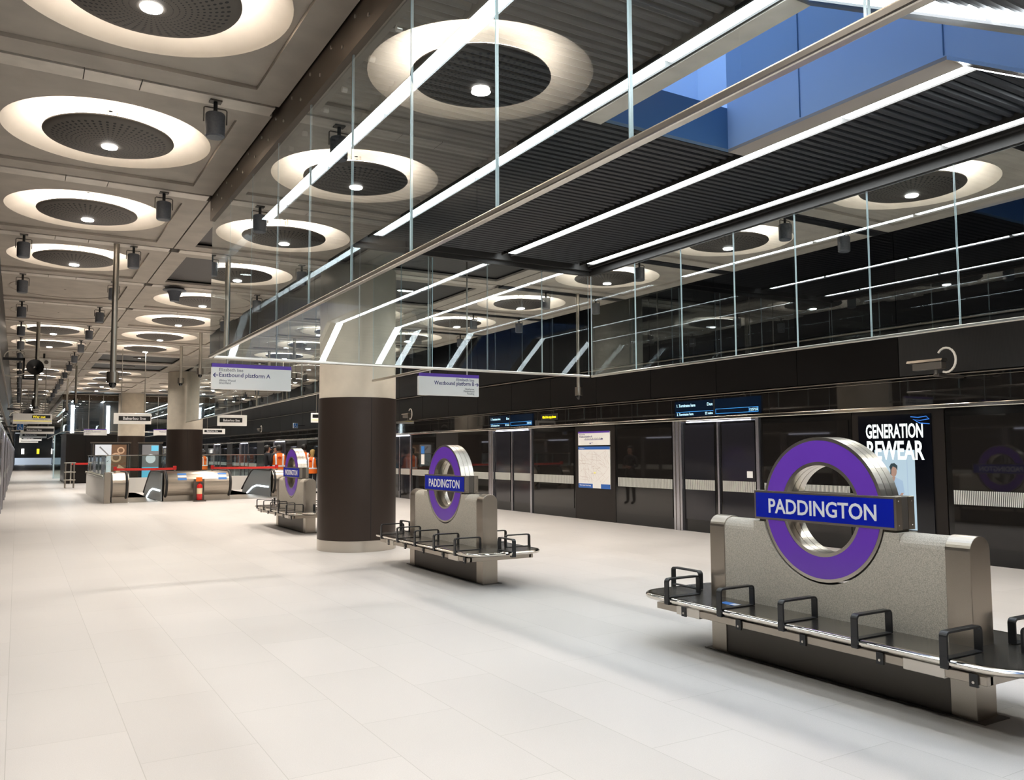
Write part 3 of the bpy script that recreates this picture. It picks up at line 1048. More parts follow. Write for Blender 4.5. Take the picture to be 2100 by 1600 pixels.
# ------------------------------------------------------------------ benches with name roundels
def make_bench():
    t = thing('bench', 'x', 'bench')
    hw = 0.098
    HL = 1.09
    HS = 0.93
    # stone pier with round seat for the sign
    zc, rc = 1.182, 0.527
    zt = 1.062
    a0 = math.asin((zt - zc) / rc)
    poly = [(-0.62, 0.40), (0.62, 0.40), (0.62, zt)]
    n = 28
    for i in range(n + 1):
        a = a0 - (pi + 2 * a0) * i / n
        poly.append((rc * cos(a), zc + rc * sin(a)))
    poly.append((-0.62, zt))
    m = MB()
    m.prism(poly, -hw, hw, 'X', STONE)
    for s in (-1, 1):                                      # shoulders with a rounded top
        pr = [(-hw, 0.40), (hw, 0.40)]
        for i in range(13):
            a = pi * i / 12
            pr.append((hw * cos(a), 0.985 + 0.082 * sin(a)))
        lo, hi = sorted((s * 0.62, s * HS))
        m.prism(pr, lo, hi, 'Y', STONE)
    m.build('pier', parent=t)
    for s in (-1, 1):
        e = hw + 0.006
        pr = [(-e, 0.0), (e, 0.0)]
        for i in range(17):
            a = pi * i / 16
            pr.append((e * cos(a), 0.99 + 0.088 * sin(a)))
        m = MB()
        lo, hi = sorted((s * HS, s * HL))
        m.prism(pr, lo, hi, 'Y', STEEL_S)
        bevel(m.build('end_post', parent=t), 0.004, 2)
    m = MB()
    m.box(-hw + 0.004, hw - 0.004, -HS, HS, 0.0, 0.40, DSTEEL)  # steel plate coloured dark to stand in for the shade below the seat
    m.build('base_panel', parent=t)
    m = MB()
    m.box(-0.13, 0.13, -HL - 0.06, HL + 0.06, 0.0, 0.005, DSTEEL)
    m.build('base_plate', parent=t)
    # seat slab with rolled edge
    hx, hy, r = 0.515, 1.59, 0.26
    lp = [rrect(hx, hy, r, 10, 0.388, 0.03), rrect(hx, hy, r, 10, 0.392, 0.010), rrect(hx, hy, r, 10, 0.402, 0.0), rrect(hx, hy, r, 10, 0.416, 0.0),
          rrect(hx, hy, r, 10, 0.427, 0.010), rrect(hx, hy, r, 10, 0.431, 0.028), rrect(hx, hy, r, 10, 0.430, 0.05)]
    m = MB()
    m.loops(lp, CHROME, capmat=SEATTOP)
    m.build('seat', parent=t)
    # frame under the seat
    m = MB()
    for s in (-1, 1):
        m.box(s * 0.42 - 0.03, s * 0.42 + 0.03, -1.36, 1.36, 0.315, 0.365, STEEL_S)
        m.box(-0.42, 0.42, s * 1.33 - 0.03, s * 1.33 + 0.03, 0.315, 0.365, STEEL_S)
        m.box(-0.3, 0.3, s * 1.0 - 0.04, s * 1.0 + 0.04, 0.33, 0.36, STEEL_S)
        m.box(s * 0.425 - 0.03, s * 0.425 + 0.03, -1.12, -0.86, 0.305, 0.372, STEEL)
        m.box(s * 0.425 - 0.03, s * 0.425 + 0.03, 0.86, 1.12, 0.305, 0.372, STEEL)
    for s in (-1, 1):
        for y in (-1.2, -0.4, 0.4, 1.2):
            m.box(s * 0.40 - 0.03, s * 0.40 + 0.03, y - 0.06, y + 0.06, 0.365, 0.389, DSTEEL)
    bevel(m.build('support_frame', parent=t), 0.003, 1)

    def arm_mesh():
        """closed loop of flat bar in the XZ plane"""
        x0, x1, z0, z1, th, w = -0.523, -0.170, 0.385, 0.585, 0.014, 0.024
        m = MB()
        def ring(ins):
            pts = []
            rr = max(0.032 - ins, 0.008)
            X0, X1, Z0, Z1 = x0 + ins, x1 - ins, 0.432 + (0.006 if ins else -0.0), z1 - ins
            for cx, cz, a0 in ((X1 - rr, Z1 - rr, 0), (X0 + rr, Z1 - rr, pi / 2)):
                for i in range(6):
                    a = a0 + pi / 2 * i / 5
                    pts.append((cx + rr * cos(a), cz + rr * sin(a)))
            pts += [(X0, Z0), (X1, Z0)]
            return pts
        o_, i_ = ring(0.0), ring(th)
        k = len(o_)
        vs = [(x, -w, z) for x, z in o_] + [(x, -w, z) for x, z in i_] + [(x, w, z) for x, z in o_] + [(x, w, z) for x, z in i_]
        fs = []
        for i in range(k):
            j = (i + 1) % k
            fs += [(i, j, k + j, k + i), (2 * k + i, 3 * k + i, 3 * k + j, 2 * k + j), (i, 2 * k + i, 2 * k + j, j), (k + i, k + j, 3 * k + j, 3 * k + i)]
        m.faces(vs, fs, BLACKM, False)
        m.box(x0 - 0.002, x0 + 0.012, -w, w, z0, 0.45, BLACKM)        # strap round the seat edge
        m.box(x0, x0 + 0.06, -w, w, z0 - 0.008, z0 + 0.004, BLACKM)
        return m.mesh('armrest')
    am = arm_mesh()
    def arm(loc, rz):
        o = bpy.data.objects.new('armrest', am)
        COL.objects.link(o)
        o.parent = t
        o.location = loc
        o.rotation_euler = (0, 0, rz)
        bevel(o, 0.003, 2)
    for y in (-1.16, -0.58, 0.0, 0.58, 1.16):
        arm((0, y, 0), 0)
        arm((0, y, 0), pi)
    arm((0, -1.145, 0), pi / 2)
    arm((0, 1.145, 0), -pi / 2)
    bm_ = MB()
    bm_.box(-0.462, -0.448, -0.024, 0.024, 0.300, 0.372, BLACKM)
    bm_.cyl((-0.462, 0, 0.325), (-0.466, 0, 0.325), 0.008, mat=STEEL, n=10)
    br = bm_.mesh('bracket')
    for y in (-1.16, -0.58, 0.0, 0.58, 1.16):
        for rz in (0, pi):
            o = bpy.data.objects.new('bracket', br)
            COL.objects.link(o)
            o.parent = t
            o.location = (0, y - 0.13, 0) if rz == 0 else (0, y + 0.13, 0)
            o.rotation_euler = (0, 0, rz)
    return t

def make_roundel():
    t = thing('station_name_sign', 'x', 'sign')
    zc = 1.182
    ro, ri, d = 0.512, 0.312, 0.092
    g = 0.006
    def wall(r, s):
        out = []
        for a, b in ((-d, -0.034), (-0.029, 0.029), (0.034, d)):
            out += [(r, a), (r, b)]
            if b < d:
                out += [(r - s * g, b + 0.0005), (r - s * g, b + 0.0045)]
        return out
    prof = wall(ro, 1) + list(reversed(wall(ri, -1)))
    m = MB()
    m.lathe(prof, (0, 0, zc), 'X', 80, STEEL, smooth=False, closed=True)
    ring = m.build('ring', parent=t)
    for s in (-1, 1):
        m = MB()
        m.lathe([(0.336, s * (d + 0.0015)), (0.489, s * (d + 0.0015))], (0, 0, zc), 'X', 80, PURPLE, smooth=False)
        f = m.build('purple_face', parent=ring)
    m = MB()
    z0, z1, hy, D = 1.078, 1.296, 0.607, 0.097
    for a, b in ((-D, -0.036), (0.036, D)):
        m.box(a, b, -hy, hy, z0, z1, STEEL_S)
    m.box(-0.036, 0.036, -hy + 0.004, hy - 0.004, z0 + 0.003, z1 - 0.003, DSTEEL)
    for s in (-1, 1):
        for a in (-0.07, 0.07):
            for zz in (z0 + 0.03, z1 - 0.03):
                m.cyl((a, s * hy, zz), (a, s * (hy + 0.003), zz), 0.006, mat=STEEL, n=8)
    bar = bevel(m.build('name_bar', parent=t), 0.003, 1)
    for s, fc in ((-1, '-X'), (1, '+X')):
        m = MB()
        m.box(min(s * D, s * (D + 0.002)), max(s * D, s * (D + 0.002)), -hy + 0.018, hy - 0.018, z0 + 0.016, z1 - 0.016, BLUE)
        m.build('blue_face', parent=bar)
        text('PADDINGTON', 0.925, 0.108, WHITE, 'lettering', bar, (s * (D + 0.003), 0, 1.133), fc, 0.018, 'CENTER', 0.0008)
    m = MB()
    for y in (-0.53, 0.53):
        m.box(-0.07, 0.07, y - 0.05, y + 0.05, 1.0625, 1.080, DSTEEL)
    m.build('foot', parent=t)
    return t

def place_benches():
    b = make_bench()
    r = make_roundel()
    spots = [(5.02, 4.03), (5.005, 10.08), (5.105, 17.65)]
    bl = ['nearest stone and steel bench with black armrests, in the right foreground',
          'middle stone and steel bench with black armrests, in front of the nearest column',
          'third stone and steel bench, standing half hidden behind the nearest column']
    rl = ['purple ring station name sign on the nearest bench, largest of three',
          'purple ring station name sign on the middle bench beside the column',
          'purple ring station name sign on the far bench, half turned to orange vests']
    rl[2] = 'smallest purple ring station name sign, on the bench behind the column'
    for i, (x, y) in enumerate(spots):
        if i == 0:
            b.location = r.location = (x, y, 0)
            b['label'], r['label'] = bl[0], rl[0]
            b['group'], r['group'] = 'platform benches', 'ring name signs on benches'
        else:
            dup(b, (x, y, 0), None, bl[i])
            dup(r, (x, y, 0), None, rl[i])
    s = MB()
    s.box(4.70, 4.78, 4.62, 4.82, 0.4312, 0.4322, STKB)
    s.box(4.71, 4.77, 4.65, 4.72, 0.4322, 0.4326, WHITE)
    tag(s.build('sticker'), 'small blue and white sticker lying on the nearest bench seat', 'sticker')
place_benches()

# ------------------------------------------------------------------ platform screens and upper walls
def psd_wall(X, s, side, k0, k1, detail):
    """s=+1: wall on the right facing -X. Repeats every 7.8 m."""
    def bx(m, d0, d1, y0, y1, z0, z1, mat):
        a, b = X + s * d0, X + s * d1
        m.box(min(a, b), max(a, b), y0, y1, z0, z1, mat)
    P = 7.8
    ya, yb = 11.84 + P * k0 - 3.9, 11.84 + P * k1 + 3.9
    m = MB()                                               # frame, kick plate and backing
    bx(m, 0.10, 0.30, ya, yb, 0.0, 2.25, PSDK)
    struct(m.build('wall_%s_screen' % side))
    w = MB()
    bx(w, 0.03, 0.3, ya, yb, 2.25, 2.68, PSDG)
    y = ya
    while y < yb:                                          # fascia joints
        bx(w, 0.026, 0.03, y - 0.004, y + 0.004, 2.28, 2.66, GAP)
        y += 1.3
    struct(w.build('wall_%s_fascia' % side))
    w = MB()
    y = ya
    while y < yb - 0.1:
        e = min(y + 1.95, yb)
        bx(w, 0.02, 0.3, y + 0.006, e - 0.006, 2.72, 3.45, RIBBED if (y < 7.6 and s > 0) else WALLB)
        y = e
    bx(w, 0.06, 0.32, ya, yb, 2.68, 3.5, GAP)
    struct(w.build('wall_%s' % side))
    w = MB()                                               # inclined wall up to the ceiling
    y = ya
    while y < yb - 0.1:
        e = min(y + 1.95, yb)
        bx(w, 0.0, 0.3, y + 0.006, e - 0.006, 3.53, 5.12, WALLD)
        y = e
    bx(w, 0.04, 0.3, ya, yb, 3.5, 5.12, GAP)
    struct(w.build('wall_%s_upper' % side))
    w = MB()
    bx(w, 0.35, 0.5, ya, yb, 0.0, 5.3, GAP)
    struct(w.build('wall_%s_outer' % side))
    for nm, d0, d1, z0, z1, mat in (('rail', -0.03, 0.10, 2.205, 2.27, CHROME), ('fascia_ledge', -0.005, 0.05, 2.685, 2.700, TRIMS), ('fascia_line', 0.015, 0.05, 2.645, 2.651, TRIMS), ('upper_ledge', -0.015, 0.1, 3.475, 3.50, TRIMS)):
        t = MB()
        bx(t, d0, d1, ya, yb, z0, z1, mat)
        struct(bevel(t.build('trim_%s_%s' % (side, nm)), 0.012 if nm == 'rail' else 0.004, 2))
    n_w = 0
    for k in range(k0, k1 + 1):
        yc = 11.84 + P * k
        g = sgroup('door_%s_%d' % (side, k - k0 + 1))
        # posts
        for a, b in ((yc + 0.99, yc + 1.24), (yc - 1.07, yc - 1.0)):
            m = MB()
            bx(m, -0.015, 0.12, a, b, 0.0, 2.205, POST)
            if b - a > 0.15:
                bx(m, -0.02, -0.015, a + 0.06, a + 0.075, 0.0, 2.2, DSTEEL)
                bx(m, -0.02, -0.015, b - 0.075, b - 0.06, 0.0, 2.2, DSTEEL)
            m.build('post', parent=g)
        for a, b in ((yc + 0.05, yc + 0.985), (yc - 0.99, yc - 0.05)):
            m = MB()
            bx(m, 0.05, 0.10, a, b, 0.0, 2.16, PSDK)
            lf = m.build('leaf', parent=g)
            m = MB()
            bx(m, 0.04, 0.05, a + 0.07, b - 0.04, 0.24, 2.12, PSDD)
            m.build('pane', parent=lf)
            m = MB()
            bx(m, 0.037, 0.04, a + 0.07, b - 0.04, 0.83, 1.03, FRIT)
            m.build('frit_band', parent=lf)
        m = MB()
        bx(m, 0.02, 0.1, yc - 0.022, yc + 0.022, 0.0, 2.16, POST)
        m.build('meeting_stile', parent=g)
        m = MB()
        bx(m, 0.0, 0.035, yc - 0.85, yc - 0.01, 2.168, 2.186, EM_DOOR)
        bx(m, 0.0, 0.035, yc + 0.01, yc + 0.85, 2.168, 2.186, EM_DOOR)
        m.build('door_light', parent=g)
        m = MB()
        bx(m, 0.0, 0.13, yc - 1.0, yc + 1.0, 2.186, 2.205, STEEL_S)
        m.build('head', parent=g)
        # windows either side and the solid panel half way to the next door
        for a, b in ((yc + 1.24, yc + 3.2), (yc - 3.02, yc - 1.07)):
            n_w += 1
            wn = sgroup('window_%s_%d' % (side, n_w))
            m = MB()
            bx(m, 0.02, 0.10, a + 0.005, b - 0.005, 0.0, 2.2, PSDK)
            m.build('frame', parent=wn)
            m = MB()
            bx(m, 0.008, 0.02, a + 0.06, b - 0.09, 0.235, 2.09, PSDG)
            m.build('pane', parent=wn)
            m = MB()
            bx(m, 0.005, 0.008, a + 0.06, b - 0.09, 0.82, 1.02, FRIT)
            m.build('frit_band', parent=wn)
        m = MB()
        bx(m, 0.015, 0.10, yc + 3.21, yc + 4.77, 0.0, 2.2, PSDB)
        struct(m.build('wall_%s_panel' % side))
psd_wall(XR, 1, 'right', -2, 16, True)
psd_wall(XL, -1, 'left', -2, 16, False)

def end_walls():
    m = MB()
    m.box(-3, 14.5, -6.2, -6.0, 0, 5.3, CONC)
    struct(m.build('wall_back'))
    m = MB()
    m.box(-3, 14.5, YEND, YEND + 0.2, 0, 5.3, PSDK)
    struct(m.build('wall_end'))
    m = MB()
    m.box(-0.3, 11.5, YEND - 0.6, YEND - 0.5, 0, 1.0, GUARDW)
    tag(m.build('barrier'), 'low pale barrier across the far end of the platform', 'barrier')
    for i, (x, z, c) in enumerate(((0.55, 1.9, EM_FAR), (2.6, 1.9, YEL), (4.6, 1.9, EM_FAR))):
        m = MB()
        m.box(x, x + 0.35, YEND - 0.3, YEND - 0.2, z - 0.3, z + 0.5, c)  # glowing box standing for a distant light in the dark end
        struct(m.build('window_end_%d' % (i + 1)))
end_walls()

# ------------------------------------------------------------------ screens, posters on the right wall
def wall_displays():
    X = XR
    def dep(yc, label, detail):
        t = thing('departure_display', label, 'display screen', (X, yc, 0), 0, 'departure screens above doors')
        m = MB()
        m.box(-0.012, 0.025, -1.12, 1.16, 2.288, 2.60, SCRB)
        m.build('panel', parent=t)
        m = MB()
        m.box(-0.014, -0.012, 0.02, 0.06, 2.288, 2.60, BLACKM)
        m.box(-0.014, -0.012, 0.06, 1.12, 2.380, 2.388, SCRL)
        for a, b, c, d in ((-1.08, 0.0, 2.40, 2.407), (-1.08, 0.0, 2.312, 2.319), (-1.08, -1.073, 2.312, 2.407), (-0.007, 0.0, 2.312, 2.407), (-0.86, -0.853, 2.312, 2.407)):
            m.box(-0.014, -0.012, a, b, c, d, SCRL)
        m.build('lines', parent=t)
        x = -0.0135
        text('1. Terminates here', 0.54, 0.062, SCRT, 'lettering', t, (x, 1.10, 2.485), '-X', 0.01)
        text('Due', 0.15, 0.062, SCRT, 'lettering', t, (x, 0.08, 2.485), '-X', 0.01, 'RIGHT')
        text('2. Terminates here', 0.48, 0.050, SCRT, 'lettering', t, (x, 1.10, 2.315), '-X', 0.01)
        text('22 mins', 0.21, 0.050, SCRT, 'lettering', t, (x, 0.08, 2.315), '-X', 0.01, 'RIGHT')
        text('12:57:55', 0.19, 0.045, SCRT, 'lettering', t, (x, -0.875, 2.338), '-X', 0.01)
    dep(11.84, 'blue departure screen over the door nearest the large bench', True)
    dep(19.64, 'blue departure screen over the second door, right of the nearest column', True)
    t = thing('led_display', 'small yellow glowing text display in the black fascia', 'led display', (X, 17.75, 0))
    m = MB()
    m.box(0.012, 0.025, -0.4, 0.4, 2.40, 2.56, SIGNK)
    m.build('panel', parent=t)
    text('Mind the gap please', 0.62, 0.065, LEDY, 'lettering', t, (0.0115, 0.31, 2.45), '-X', 0.02)
    # line diagram
    t = thing('route_sign', 'white route diagram sign above the map on the dark wall panel', 'sign', (X, 15.84, 0))
    m = MB()
    m.box(-0.004, 0.015, -0.62, 0.62, 1.745, 2.06, SIGNW)
    m.build('board', parent=t)
    m = MB()
    m.box(-0.006, -0.004, -0.62, 0.62, 2.03, 2.07, SIGNP)
    m.build('purple_band', parent=t)
    text('Elizabeth line', 0.24, 0.030, NAVY, 'lettering', t, (-0.005, 0.58, 1.985), '-X', 0.01)
    text('Westbound platform B', 0.52, 0.040, NAVY, 'lettering', t, (-0.005, 0.58, 1.93), '-X', 0.02)
    m = MB()
    m.box(-0.006, -0.004, -0.36, 0.36, 1.868, 1.874, SIGNP)
    for i in range(24):
        y = 0.36 - i * 0.03
        m.box(-0.006, -0.004, y - 0.004, y + 0.004, 1.875, 1.875 + 0.02 + 0.012 * (i % 3), INK)
    m.box(-0.006, -0.004, 0.02, 0.16, 1.80, 1.806, SIGNP)
    m.box(-0.006, -0.004, -0.36, -0.28, 1.88, 1.90, NAVY)
    m.box(-0.006, -0.004, 0.1, 0.16, 1.776, 1.79, NAVY)
    m.build('diagram', parent=t)
    # map
    t = thing('map_poster', 'street map poster with blue borders on the dark wall panel', 'map poster', (X, 15.84, 0))
    m = MB()
    m.box(-0.004, 0.014, -0.62, 0.62, 0.745, 1.71, PAPER)
    m.build('sheet', parent=t)
    for a, b, z0, z1 in ((-0.62, 0.62, 1.645, 1.712), (0.05, 0.62, 0.742, 0.845), (-0.62, -0.27, 0.742, 0.845)):
        m = MB()
        m.box(-0.006, -0.004, a, b, z0, z1, MAPB)
        m.build('border', parent=t)
    m = MB()
    rnd = random.Random(3)
    for i in range(80):                                    # thin street lines
        y, z = rnd.uniform(-0.55, 0.55), rnd.uniform(0.92, 1.60)
        a = rnd.choice([0, pi / 2, 0.5, -0.6, 1.1]) + rnd.uniform(-0.1, 0.1)
        l = rnd.uniform(0.12, 0.42)
        dy, dz = cos(a) * l, sin(a) * l
        p = [(y - dy / 2, z - dz / 2), (y + dy / 2, z + dz / 2)]
        p = [(min(max(q[0], -0.59), 0.59), min(max(q[1], 0.87), 1.62)) for q in p]
        nx, nz = -sin(a) * 0.0018, cos(a) * 0.0018
        m.faces([(-0.005, p[0][0] + nx, p[0][1] + nz), (-0.005, p[1][0] + nx, p[1][1] + nz), (-0.005, p[1][0] - nx, p[1][1] - nz), (-0.005, p[0][0] - nx, p[0][1] - nz)], [(0, 1, 2, 3)], MAPL)
    m.box(-0.006, -0.004, -0.07, 0.0, 1.09, 1.11, YEL)
    m.build('street_lines', parent=t)
    text('Paddington', 0.2, 0.026, WHITE, 'lettering', t, (-0.0065, 0.57, 1.662), '-X', 0.01)
    text('This is your local map', 0.46, 0.032, WHITE, 'lettering', t, (-0.0065, 0.58, 0.79), '-X', 0.02)
    # advert
    t = thing('advert_screen', 'glowing advert screen with white capitals and a seated figure behind the large ring sign', 'advert screen', (X, 8.06, 0))
    m = MB()
    m.box(-0.006, 0.015, -0.62, 0.62, 0.36, 2.14, ADBG)
    m.build('panel', parent=t)
    x = -0.0075
    text('GENERATION', 0.97, 0.215, ADW, 'lettering', t, (x, 0.48, 1.79), '-X', 0.022)
    text('REWEAR', 0.97, 0.285, ADW, 'lettering', t, (x, 0.47, 1.46), '-X', 0.022)
    pic = MB()
    pic.box(-0.0068, -0.006, -0.34, 0.34, 0.40, 1.60, ADL)
    pic.box(-0.0071, -0.0068, -0.215, -0.205, 0.75, 1.60, ADC)
    pc = pic.build('picture', parent=t)
    fg = MB()
    def blob(poly, mat, xx):
        fg.prism(poly, xx - 0.0004, xx, 'X', mat)
    def ell(cy, cz, a, b, n=20):
        return [(cy + a * cos(2 * pi * i / n), cz + b * sin(2 * pi * i / n)) for i in range(n)]
    X1 = -0.0073
    blob([(0.02 + 0.15, 1.13), (0.02 + 0.08, 1.19), (0.02 - 0.02, 1.19), (-0.13, 1.13), (-0.155, 0.93), (-0.12, 0.90), (-0.11, 0.80), (0.13, 0.80), (0.15, 0.92), (0.185, 0.94)], ADC, X1)
    blob([(0.14, 0.82), (-0.13, 0.82), (-0.15, 0.72), (-0.10, 0.64), (0.06, 0.63), (0.13, 0.70)], ADD, X1 - 0.0004)
    blob(ell(0.02, 1.275, 0.055, 0.085), ADS, X1 - 0.0004)
    blob([(0.085, 1.19), (0.07, 1.29), (0.09, 1.34), (0.06, 1.39), (0.0, 1.40), (-0.05, 1.36), (-0.045, 1.29), (-0.02, 1.33), (0.03, 1.35), (0.055, 1.30), (0.06, 1.20)], ADD, X1 - 0.0008)
    blob([(0.05, 1.19), (-0.01, 1.19), (0.02, 1.10)], ADS, X1 - 0.0004)
    blob([(-0.14, 0.95), (-0.10, 0.95), (-0.02, 0.84), (0.04, 0.80), (0.02, 0.76), (-0.06, 0.80)], ADS, X1 - 0.0008)
    blob([(0.16, 0.95), (0.13, 0.95), (0.05, 0.84), (0.03, 0.79), (0.07, 0.78)], ADS, X1 - 0.0008)
    fg.build('figure_picture', parent=pc)
    sq = MB()
    sq.tube([(x, -0.30, 2.10), (x, -0.42, 2.085), (x, -0.55, 2.10), (x, -0.60, 2.06), (x, -0.45, 2.04), (x, -0.34, 2.06), (x, -0.45, 2.00), (x, -0.60, 1.985)], 0.007, ADBL, 5)
    sq.build('blue_scribble', parent=t)
    # small stickers on door glass
    s = MB()
    s.box(X + 0.034, X + 0.036, 10.98 - 0.0, 11.12, 1.10, 1.22, SIGNW)
    tag(s.build('sticker'), 'small white sticker on the door glass left of the large ring sign', 'sticker')
    s = MB()
    s.box(X + 0.003, X + 0.007, 25.3, 25.55, 1.55, 1.80, STKB)
    s.box(X + 0.003, X + 0.007, 25.3, 25.55, 1.20, 1.53, SIGNW)
    tag(s.build('sticker'), 'blue and white sticker on the screen glass right of the nearest column', 'sticker')
wall_displays()

# ------------------------------------------------------------------ hanging signs
def hanging_sign(name, label, x0, x1, y, z0, z1, kind, ztop=ZC - 0.003):
    cx = (x0 + x1) / 2
    t = thing(name, label, 'sign', (cx, y, 0))
    h = (x1 - x0) / 2
    m = MB()
    m.box(-h, h, -0.03, 0.03, z0, z1, SIGNW)
    bevel(m.build('board', parent=t), 0.004, 1)
    for s in (-1, 1):
        m = MB()
        m.cyl((s * h * 0.62, 0, z1), (s * h * 0.62, 0, ztop), 0.012, mat=POLE, n=10)
        m.build('hanger', parent=t)
    H = z1 - z0
    f = -0.0315
    if kind in ('east', 'west', 'east_far', 'west_far'):
        m = MB()
        m.box(-h, h, -0.032, 0.032, z1 - 0.14 * H, z1 + 0.002, SIGNP)
        m.build('purple_band', parent=t)
    def arrow(cx, cz, d, mat, sc=1.0):
        a = MB()
        L_, w = 0.045 * sc, 0.0065 * sc
        a.box(cx - L_ / 1.0 + 0.012 * sc, cx + L_ - 0.012 * sc, f - 0.0006, f, cz - w, cz + w, mat)
        tip = cx + d * L_
        for s in (-1, 1):
            p0 = Vector((tip, cz))
            p1 = Vector((tip - d * 0.036 * sc, cz + s * 0.036 * sc))
            n = Vector((-(p1 - p0).y, (p1 - p0).x)).normalized() * w * 1.1
            pts = [p0 + n, p1 + n, p1 - n, p0 - n]
            a.prism([(q.x, q.y) for q in pts], f - 0.0006, f, 'Y', mat)
        a.build('arrow', parent=t)
    if kind.startswith('east'):
        text('Elizabeth line', 0.31, 0.045, INK, 'lettering', t, (-h + 0.095, f, z1 - 0.30 * H), '-Y')
        text('Eastbound platform A', 0.675, 0.058, NAVY, 'lettering', t, (-h + 0.095, f, z1 - 0.515 * H), '-Y', 0.006)
        text('Abbey Wood', 0.21, 0.030, INK, 'lettering', t, (-h + 0.095, f, z1 - 0.70 * H), '-Y')
        text('Shenfield', 0.15, 0.030, INK, 'lettering', t, (-h + 0.095, f, z1 - 0.80 * H), '-Y')
        arrow(-h + 0.055, z1 - 0.46 * H, -1, NAVY, 0.8)
    elif kind.startswith('west'):
        text('Elizabeth line', 0.31, 0.045, NAVY, 'lettering', t, (h - 0.085, f, z1 - 0.30 * H), '-Y', 0, 'RIGHT')
        text('Westbound platform B', 0.69, 0.060, NAVY, 'lettering', t, (h - 0.085, f, z1 - 0.50 * H), '-Y', 0.010, 'RIGHT')
        for i, s in enumerate(('Heathrow', 'Maidenhead', 'Reading')):
            text(s, (0.16, 0.185, 0.12)[i], 0.030, INK, 'lettering', t, (h - 0.085, f, z1 - (0.70 + 0.105 * i) * H), '-Y', 0, 'RIGHT')
        arrow(h - 0.045, z1 - 0.445 * H, 1, NAVY, 0.75)
    elif kind == 'bakerloo':
        m = MB()
        m.box(-h + 0.13, h - 0.02, f - 0.001, f, z0 + 0.30 * H, z1 - 0.26 * H, SIGNK)
        m.build('black_band', parent=t)
        text('Bakerloo line', 0.62, 0.085, WHITE, 'lettering', t, (-h + 0.25, f - 0.0015, z0 + 0.41 * H), '-Y', 0.02)
    elif kind == 'bakerloo2':
        m = MB()
        m.box(-h + 0.06, h - 0.14, f - 0.001, f, z0 + 0.32 * H, z1 - 0.25 * H, SIGNK)
        m.build('black_band', parent=t)
        text('Bakerloo line', 0.50, 0.075, WHITE, 'lettering', t, (-h + 0.17, f - 0.0015, z0 + 0.42 * H), '-Y', 0.02)
        arrow(-h + 0.11, z0 + 0.52 * H, -1, WHITE, 0.7)
    elif kind == 'wayout':
        m = MB()
        m.box(-0.02, h - 0.05, f - 0.001, f, z1 - 0.45 * H, z1 - 0.14 * H, SIGNK)
        m.build('black_band', parent=t)
        text('Way out', 0.36, 0.075, YEL, 'lettering', t, (0.0, f - 0.0015, z1 - 0.40 * H), '-Y', 0.02)
        arrow(h - 0.1, z1 - 0.30 * H, 1, YEL, 0.8)
        m = MB()
        m.box(-h + 0.02, h - 0.02, f - 0.001, f, z0 + 0.26 * H, z0 + 0.30 * H, MATS['yellow_sign_text'])
        m.build('line', parent=t)
        text('Hammersmith line', 0.4, 0.03, INK, 'lettering', t, (0.02, f, z0 + 0.38 * H), '-Y')
    elif kind == 'wayout_left':
        m = MB()
        m.box(-h + 0.05, h - 0.3, f - 0.001, f, z1 - 0.50 * H, z1 - 0.14 * H, SIGNK)
        m.build('black_band', parent=t)
        text('Way out', 0.40, 0.08, YEL, 'lettering', t, (-h + 0.27, f - 0.0015, z1 - 0.42 * H), '-Y', 0.02)
        arrow(-h + 0.15, z1 - 0.33 * H, -1, YEL, 1.0)
        m = MB()
        m.box(-h + 0.02, h - 0.02, f - 0.001, f, z0 + 0.26 * H, z0 + 0.30 * H, MATS['yellow_sign_text'])
        m.build('line', parent=t)
    return t

hanging_sign('hanging_sign', 'white hanging sign with purple top, eastbound arrow left, under the glass corner', 2.19, 3.25, 11.55, 2.455, 2.795, 'east', ZC + 0.058)
hanging_sign('hanging_sign', 'white hanging sign with purple top, westbound arrow right, beside the nearest column', 5.19, 6.22, 11.55, 2.465, 2.80, 'west', ZC + 0.058)
hanging_sign('hanging_sign', 'white hanging sign with black band over the left escalator', 2.40, 3.42, 27.0, 2.47, 2.79, 'bakerloo')
hanging_sign('hanging_sign', 'white hanging sign with black band and arrow, right of the second column', 5.33, 6.22, 27.0, 2.45, 2.79, 'bakerloo2')
hanging_sign('hanging_sign', 'small white hanging sign with short black band, right of the second column, farther off', 7.45, 8.45, 41.0, 2.50, 2.75, 'bakerloo2')
hanging_sign('hanging_sign', 'white hanging sign with yellow way out text over the left walkway', -0.16, 0.94, 31.0, 2.57, 2.90, 'wayout')
hanging_sign('hanging_sign', 'pale hanging sign in front of the dark lift box', 2.92, 4.0, 48.3, 2.55, 2.88, 'east_far', ZC + 0.058)
hanging_sign('hanging_sign', 'pale hanging sign half hidden by the second column', 6.25, 7.3, 48.3, 2.57, 2.90, 'west_far', ZC + 0.058)
hanging_sign('hanging_sign', 'white hanging sign with yellow arrow, cut off by the nearest column', 9.52, 10.6, 31.0, 2.74, 3.10, 'wayout_left')
for i, y in enumerate((46.0, 58.0, 70.0, 82.0)):
    hanging_sign('hanging_sign', 'white hanging sign over the left walkway, %s behind the way out sign' % ORD[i], 0.1, 1.5, y, 2.56, 2.92, 'bakerloo')

